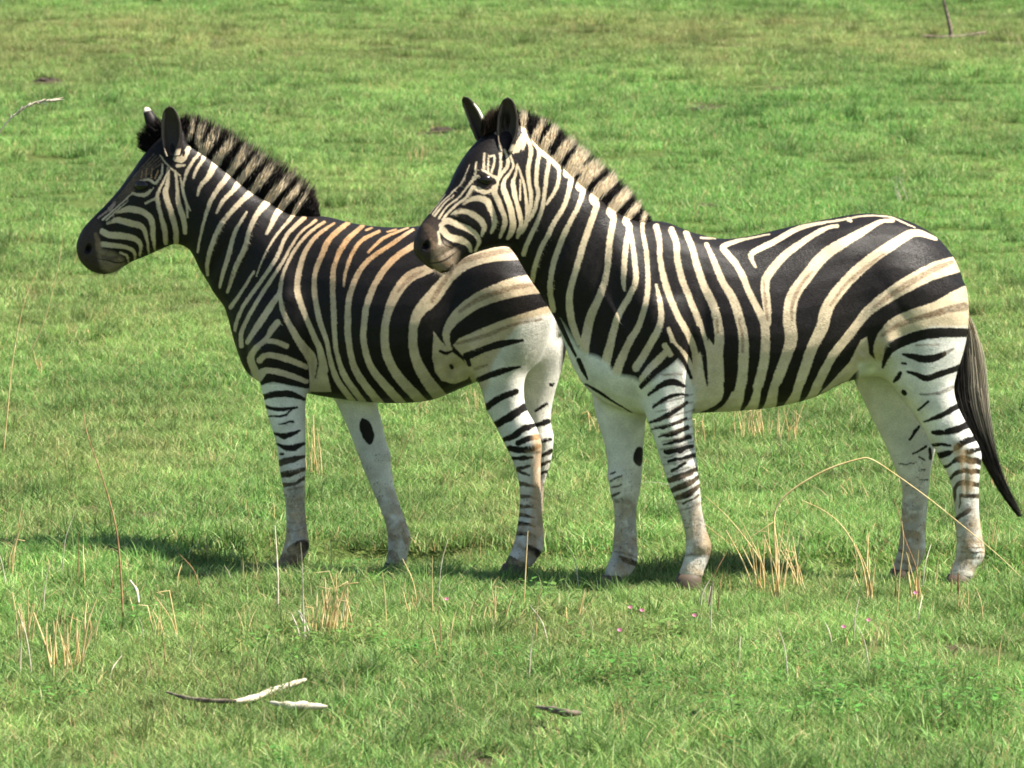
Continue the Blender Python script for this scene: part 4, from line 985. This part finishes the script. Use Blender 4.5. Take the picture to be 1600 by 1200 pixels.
def clump(px, py, spread, n, hpx, lean, label, mat=STRAW, seed=0, rad=.0034, group='clumps of dry straw stubble'):
    rr = np.random.default_rng(seed + int(px)); b = ground_pt(px, py); b[2] = float(gz(b[0], b[1])); k = (b[1] + 18) / FPX; L = []
    for i in range(n):
        ox = rr.uniform(-1, 1) * spread * k; oy = rr.uniform(-1, 1) * spread * k * .9; h = hpx * k * rr.uniform(.55, 1.15)
        x = b[0] + ox; y = b[1] + oy; z = float(gz(x, y)); le = lean + rr.normal(0, .16)
        p0 = np.array([x, y, z - .01]) - b; tp = p0 + np.array([le * h, rr.normal(0, .12) * h, h]); md = (p0 + tp) / 2 + np.array([-le * h * .12, 0, 0]) + rr.normal(0, .006, 3)
        pts = [p0, md, tp]
        if rr.random() < .15: pts.append(tp + np.array([rr.choice([-1, 1]) * h * .22, 0, rr.uniform(-.2, .05) * h]))
        Q = np.array(pts); Q = np.vstack([crom(Q[:3], 3), Q[3:]]); L.append(tube(Q, rad * rr.uniform(.6, 1.2) * np.linspace(1, .45, len(Q)), 5))
    V, F = join(L); o = mesh_obj('dry_grass_clump', V, F, mat); o.location = b; return tag(o, label, 'dry grass', group)

clump(38, 1022, 12, 9, 120, .02, 'tall thin straw clump at the left edge of the foreground', seed=1)
clump(98, 1052, 28, 18, 100, .0, 'wide straw clump at the lower left with dark soil at its foot', seed=2)
clump(260, 1008, 22, 7, 85, -.15, 'yellow straw clump left of the far left foreleg, stems leaning left', seed=3)
clump(520, 1005, 32, 26, 100, .05, 'dense straw clump below the belly of the left zebra', seed=4)
clump(475, 1008, 10, 5, 70, .0, 'narrow pale straw clump beside the dense clump', PALE, seed=5)
clump(648, 968, 12, 4, 48, -.2, 'small leaning straw clump right of the dense clump', seed=6)
clump(772, 988, 18, 9, 70, .05, 'fan of straw stems below the hind hooves of the left zebra', seed=7)
clump(1192, 932, 14, 8, 100, -.22, 'straw clump leaning left at the foot of the arching stalk', seed=8)
clump(1219, 936, 9, 9, 130, -.04, 'tight upright straw clump below the arching stalk', seed=9)
clump(1248, 925, 9, 5, 80, -.1, 'thin straw clump just right of the tight upright clump', seed=10)
clump(1358, 945, 8, 5, 105, -.2, 'straw clump under the belly front leaning towards the bent stalk', seed=11)
clump(1432, 940, 12, 6, 80, .05, 'straw clump in front of the far hind hoof on the right', seed=12)
clump(1176, 690, 30, 22, 60, .0, 'straw clump behind the nearer zebra below mid belly', seed=13)
clump(1232, 692, 18, 13, 58, .04, 'straw clump behind the nearer zebra right of mid belly', seed=14)
clump(1098, 700, 16, 8, 52, .1, 'straw clump right behind the near foreleg of the right zebra', seed=15)
clump(1336, 680, 14, 6, 42, -.05, 'straw clump in front of the far hind leg of the right zebra', seed=16)
clump(492, 748, 12, 8, 105, -.12, 'straw clump right behind the striped foreleg of the left zebra', seed=17)
clump(738, 655, 8, 5, 45, 0, 'short straw clump beside the thigh of the left zebra', seed=18)
clump(652, 252, 14, 9, 26, .05, 'yellow straw tuft far off above the back of the left zebra', seed=19)
clump(62, 588, 1.5, 7, 40, .0, 'straw tuft in mid meadow near the left edge', seed=20)
clump(135, 530, 5, 6, 28, .1, 'straw tuft in mid meadow below the left zebra muzzle', seed=21)
clump(1345, 790, 22, 8, 40, -.3, 'straw tuft between the legs of the right zebra', seed=22)
clump(1560, 770, 18, 7, 50, .1, 'straw tuft beside the tail tip', seed=23)
clump(935, 690, 14, 6, 55, -.1, 'straw tuft left of the far foreleg of the right zebra', seed=24)
clump(1415, 320, 12, 5, 45, -.2, 'wispy straw tuft above the rump of the right zebra', PALE, seed=25)
clump(1100, 955, 8, 4, 60, .0, 'pair of pale stems below the near forehoof of the right zebra', PALE, seed=26)

stalk([(1217,935),(1212,850),(1211,800),(1235,768),(1290,735),(1340,718),(1362,718),(1400,742),(1450,778),(1500,818),(1560,868),(1612,918)], .0042, STRAW, 'long arching straw stalk bent over in front of the hind legs', seed=1)
stalk([(1358,940),(1345,875),(1318,825),(1288,798),(1252,780)], .0035, STRAW, 'bent straw stalk under the arch of the longest stalk', seed=2)
stalk([(1205,930),(1190,880),(1160,835),(1130,800),(1100,772)], .003, STRAW, 'yellow stalk leaning left beside the near foreleg', seed=3)
stalk([(1160,862),(1130,842),(1095,815),(1086,808)], .002, STRAW, 'short straw crossing the near foreleg low down', seed=4)
stalk([(1110,780),(1070,765),(1030,755),(985,755)], .0016, PALE, 'thin pale grass blade crossing in front of both forelegs', seed=5)
stalk([(1436,945),(1432,890),(1415,845),(1404,800),(1396,778)], .0025, RUST, 'thin rusty stalk crossing the far hind leg', seed=6)
stalk([(1401,965),(1406,900),(1412,850),(1410,815)], .0022, STRAW, 'thin upright straw stalk in front of the far hind leg', seed=7)
stalk([(1498,938),(1497,915),(1496,893)], .006, RUST, 'short thick reddish stub in front of the near hind hoof', seed=8)
stalk([(193,980),(188,890),(180,820),(160,750),(135,680),(127,640)], .0042, RUST, 'tall thin rusty stalk standing left of the left zebra', seed=9)
stalk([(434,960),(434,905),(432,870),(428,824)], .0042, PALE, 'white feathery stalk in front of the striped left forehoof', seed=10)
stalk([(477,1012),(474,950),(473,890),(471,845)], .0030, PALE, 'pale stalk with brown tip crossing the left forehoof', seed=11)
stalk([(676,972),(675,920),(676,866)], .0035, STRAW, 'lone upright straw stalk between the two zebras\' feet', seed=12)
stalk([(818,955),(821,900),(825,832)], .0028, STRAW, 'thin straw stalk crossing the hind hoof of the left zebra', seed=13)
stalk([(612,745),(635,690),(652,650),(660,625)], .0018, RUST, 'thin slanting stem under the belly of the left zebra', seed=14)
stalk([(4,715),(12,640),(20,560),(38,470),(60,420)], .0040, STRAW, 'tall wispy stalk at the left edge of the mid meadow', seed=15)
stalk([(42,560),(70,500),(90,420),(100,360)], .0030, STRAW, 'second wispy stalk near the left edge slanting right', seed=16)
stalk([(1250,945),(1340,960),(1400,965)], .002, STRAW, 'straw lying flat in front of the belly clump', seed=17)
stalk([(1315,470+480),(1335,900),(1338,870),(1330,835)], .0022, STRAW, 'short stalk leaning against the bent stalk', seed=19)

for i in range(60):
    rr = np.random.default_rng(900 + i); x = [rr.uniform(10, 330), rr.uniform(1080, 1590), rr.uniform(330, 1080)][i % 3]; y = rr.uniform(900, 1080); h = rr.uniform(35, 110); l = rr.normal(0, .22)
    b = ground_pt(x, y); k = (b[1] + 18) / FPX; z = float(gz(b[0], b[1]))
    Q = crom(np.array([[0, 0, -.01], [l * h * k * .4, rr.normal(0, .02), h * k * .6], [l * h * k * 1.2, rr.normal(0, .04), h * k]]), 5); V, F = tube(Q, np.linspace(.0026, .0008, len(Q)), 5)
    o = mesh_obj('dry_stalk', V, F, [STRAW, RUST, PALE][int(rr.integers(3))]); o.location = (b[0], b[1], z); tag(o, 'thin short dry stem among the foreground grass', 'dry stalk', 'short dry stems scattered in the foreground')

clump(15, 905, 5, 4, 120, .05, 'tall sparse straw at the very left edge level with the hooves', seed=31)
clump(140, 1010, 8, 5, 80, .1, 'thin straw clump between the wide clump and the yellow one', seed=32)
clump(1545, 890, 10, 5, 95, .05, 'tall thin straw clump right of the near hind hoof', seed=33)
clump(1505, 960, 8, 4, 50, -.05, 'short straw clump in front of the near hind hoof', seed=34)
clump(905, 975, 7, 4, 60, .1, 'thin straw clump left of the pink flower pair', seed=35)

# seed head leaning in from the left edge
Pp = []
for (x, y) in [(-60, 700), (-50, 420), (-30, 270), (0, 206), (30, 174), (60, 160), (90, 156)]:
    d = ray(x, y); Pp.append(CAM + d * (19.0 / d[1]))
g0 = np.array([Pp[0][0] - .02, Pp[0][1], float(gz(Pp[0][0], Pp[0][1]))]); Pp = np.vstack([g0, Pp]); Q = crom(Pp, 6); rr = np.random.default_rng(3)
Ls = [tube(Q - g0, np.linspace(.0042, .0016, len(Q)))]
for k in range(90):
    i = rr.integers(len(Q) - 16, len(Q) - 1); s0 = Q[i] - g0; dr = Q[min(i + 1, len(Q) - 1)] - Q[i - 1]; dr /= np.linalg.norm(dr)
    e = s0 + dr * rr.uniform(.01, .035) + rr.normal(0, .005, 3); Ls.append(tube(np.array([s0, (s0 + e) / 2, e]), [.001, .0032, .0006], 4))
V, F = join(Ls); o = mesh_obj('grass_seed_head', V, F, PALE); o.location = g0; tag(o, 'tall grass with a pale seed head leaning in at the upper left edge', 'grass stalk')

def lying(pts, r, mat, name, label, cat, flatk=1.0, group=None, lift=.035):
    P = []
    for (x, y) in pts:
        b = ground_pt(x, y); P.append([b[0], b[1], float(gz(b[0], b[1])) + lift])
    P = np.array(P); P -= [0, lift * 1.05, 0]
    Q = crom(P, 6); rd = np.interp(np.linspace(0, 1, len(Q)), np.linspace(0, 1, len(r)), r); rr = np.random.default_rng(len(pts)); rd = rd * (1 + .15 * np.sin(np.arange(len(rd)) * 1.3))
    V, F = tube(Q - Q[0], rd, 8); V[:, 2] = V[:, 2] * flatk; o = mesh_obj(name, V, F, mat); o.location = Q[0]; return tag(o, label, cat, group)
lying([(345,1119),(392,1112),(430,1098),(478,1080)], [.004,.010,.011,.006], PALE, 'dead_stick', 'bleached stick lying in the foreground grass, pointing up to the right', 'stick', group='dead sticks in the grass', lift=.04)
lying([(262,1106),(290,1113),(325,1118),(370,1121)], [.003,.006,.007,.006], WOOD, 'dead_stick', 'thin brown twig joining the bleached stick at its left', 'stick', group='dead sticks in the grass', lift=.05)
lying([(424,1126),(450,1130),(480,1130),(513,1131)], [.004,.012,.014,.004], PALE, 'dry_leaf', 'broad white dry leaf lying right below the bleached stick', 'dry leaf', lift=.055)
lying([(838,1128),(865,1134),(885,1138),(908,1139)], [.004,.010,.012,.006], WOOD, 'dead_stick', 'short dark branch on bare soil at the bottom centre', 'stick', group='dead sticks in the grass', lift=.05)
lying([(206,935),(216,950),(220,972)], [.003,.005,.002], PALE, 'dry_leaf', 'small curled dry leaf beside the tall rusty stalk', 'dry leaf', lift=.07)

# pink flowers
PET = material('pink_petal', (.45, .14, .24), .5, .3); PET.node_tree.nodes['Principled BSDF'].inputs['Subsurface Weight'].default_value = 0.0
STEM = material('flower_stem', (.07, .16, .03), .6, .2)
for i, (x, y, lab) in enumerate([(698,965,'pink flower right of the lone upright straw stalk'), (985,978,'left one of two pink flowers side by side below the right zebra'), (1003,984,'right one of two pink flowers side by side below the right zebra'),
        (968,1016,'pink flower just below the side by side pair'), (1318,1011,'bright pink flower below the belly straw clumps'), (1357,999,'pink flower right beside the brightest one'), (1085,992,'pale pink flower left of the foreground centre right'),
        (1430,956,'tiny pink flower in front of the far hind hoof')]):
    b = ground_pt(x, y + 12); z = float(gz(b[0], b[1])); root = bpy.data.objects.new('pink_flower', None); COL.objects.link(root); root.location = (b[0], b[1], z); root.empty_display_size = .03
    tag(root, lab, 'flower', 'pink flowers in the grass'); h = .085
    V, F = tube([(0, 0, 0), (.004, 0, h * .5), (0, 0, h)], .0012, 5); mesh_obj('stem', V, F, STEM, root)
    V = []; F = []
    for k in range(6):
        a = k * math.pi / 3; c, s_ = math.cos(a), math.sin(a); m = len(V)
        for (u, w, zz) in ((0, 0, 0), (.006, .0045, .003), (.012, .005, .006), (.016, 0, .007), (.012, -.005, .006), (.006, -.0045, .003)):
            V.append((.5 * (u * c - w * s_), .5 * (u * s_ + w * c) * .6 - .3 * zz, h + .5 * zz + .35 * (u * s_ + w * c)))
        F.append(tuple(range(m, m + 6)))
    mesh_obj('petals', V, F, PET, root, smooth=False)

# leafy weeds in the foreground sward
P4 = []
for k in range(6):
    r = np.random.default_rng(700 + k); V = []; F = []; C = []
    for j in range(16):
        a = r.uniform(0, 6.28); rad = r.uniform(0, .045); bx, by = math.cos(a) * rad, math.sin(a) * rad; zb = r.uniform(.02, .09); l = r.uniform(.014, .030); w = l * .32; tl = r.uniform(-.1, .7); a2 = a + r.normal(0, .6)
        m = len(V); cc = np.array([.060, .21, .032]) * r.uniform(.7, 1.4)
        for (u, ww) in ((0, 0), (.35, 1), (.7, .8), (1, 0), (.7, -.8), (.35, -1)):
            V.append((bx + math.cos(a2) * u * l - math.sin(a2) * ww * w, by + math.sin(a2) * u * l + math.cos(a2) * ww * w, zb + tl * u * l - .3 * u * u * l)); C.append(cc)
        F.append((m, m + 1, m + 2, m + 3)); F.append((m, m + 3, m + 4, m + 5))
    P4.append(mesh_obj('weed', np.array(V), np.array(F), BLADE, None, np.array(C), link=False))
weed_coll = proto_coll('weeds', P4)
WEED = [(1280,1085,.5,.35), (1010,1075,.3,.25), (1530,1060,.35,.4), (40,1110,.3,.25), (1130,1120,.35,.25), (1420,1120,.4,.25), (1390,1050,.3,.3)]
WEEDP = [(ground_pt(a, b), c, d) for (a, b, c, d) in WEED]
def weedf(x, y):
    px = 800 + x / (y + 18) * FPX; s = fbm(x * 2.2, y * 1.5, 121)
    d = 0.25 * np.clip((s - .58) * 8, 0, 1)
    for (c, rx, ry) in WEEDP:
        d = np.maximum(d, np.exp(-(((x - c[0]) / rx) ** 2 + ((y - c[1]) / ry) ** 2) ** 2) * np.clip((s - .3) * 4, 0, 1))
    return d
WEED = [(1280,1085,.5,.3), (1010,1075,.25,.2), (1530,1060,.35,.4), (40,1110,.3,.25), (1130,1120,.35,.2), (1420,1120,.4,.2)]
tag(do_scatter('broadleaf_weeds', weed_coll, [(120, -5, 1, 1.0)], .6, 1.25, weedf, 800), 'low leafy weeds among the foreground grass', 'weeds')

# low dark mounds set at the dark spots far off
for (x, y, w, lab) in [(75,131,.16,'dark clod far off at the upper left'), (690,208,.13,'dark clod left of the right zebra ears'), (562,266,.08,'small dark clod right above the left zebra mane'), (1000,172,.11,'dark clod above the nearer zebra mane'),
        (1092,176,.15,'wide dark clod above the nearer zebra withers'), (1420,142,.12,'dark clod in the upper right meadow'), (160,130,.08,'small dark clod right of the one at upper left'), (1105,328,.12,'brown clod just above the back of the right zebra')]:
    w *= .62
    b = ground_pt(x, y); z = float(gz(b[0], b[1])); me_r = np.random.default_rng(int(x)); V = [(0, 0, w * .32)]; F = []; m = 16
    for ring, (rr_, hh) in enumerate(((.4, .26), (.75, .14), (1.0, -.03))):
        for j in range(m):
            a = 2 * math.pi * j / m; q = rr_ * w * me_r.uniform(.8, 1.2); V.append((math.cos(a) * q * 1.3, math.sin(a) * q * .8, w * hh * me_r.uniform(.7, 1.4)))
    F += [(0, 1 + j, 1 + (j + 1) % m) for j in range(m)] + [(1 + k * m + j, 1 + (k + 1) * m + j, 1 + (k + 1) * m + (j + 1) % m, 1 + k * m + (j + 1) % m) for k in range(2) for j in range(m)]
    o = mesh_obj('dark_mound', V, F, MOUND, smooth=False); o.location = (b[0], b[1], z + .02); tag(o, lab, 'mound', 'dark mounds in the far meadow')

# bare sapling at the top right
b, P = px_path([(1487, 62), (1484, 40), (1478, 15), (1474, -5), (1473, -60), (1466, -140), (1470, -220)], (1487, 62)); b0 = P[0].copy(); b0[2] = b[2] - .02; P[0] = b0
root = bpy.data.objects.new('bare_sapling', None); COL.objects.link(root); root.location = b0; tag(root, 'thin dark bare sapling cut off by the top edge at right', 'sapling')
Q = crom(P, 5); V, F = tube(Q - b0, np.linspace(.022, .006, len(Q)), 8); mesh_obj('trunk', V, F, WOOD, root); rr = np.random.default_rng(4)
for k in range(7):
    i = rr.integers(12, len(Q) - 2); s0 = Q[i] - b0; e = s0 + np.array([rr.uniform(-.3, .3), rr.uniform(-.2, .2), rr.uniform(.12, .35)]); V, F = tube(crom(np.array([s0, (s0 + e) / 2 + rr.normal(0, .02, 3), e]), 4), np.linspace(.006, .0015, 9), 5); mesh_obj('branch', V, F, WOOD, root)
lying([(1440,62),(1487,64),(1540,56)], [.012,.02,.008], WOOD, 'dead_stick', 'fallen twig lying at the foot of the sapling', 'stick', group='dead sticks in the grass', lift=.03)
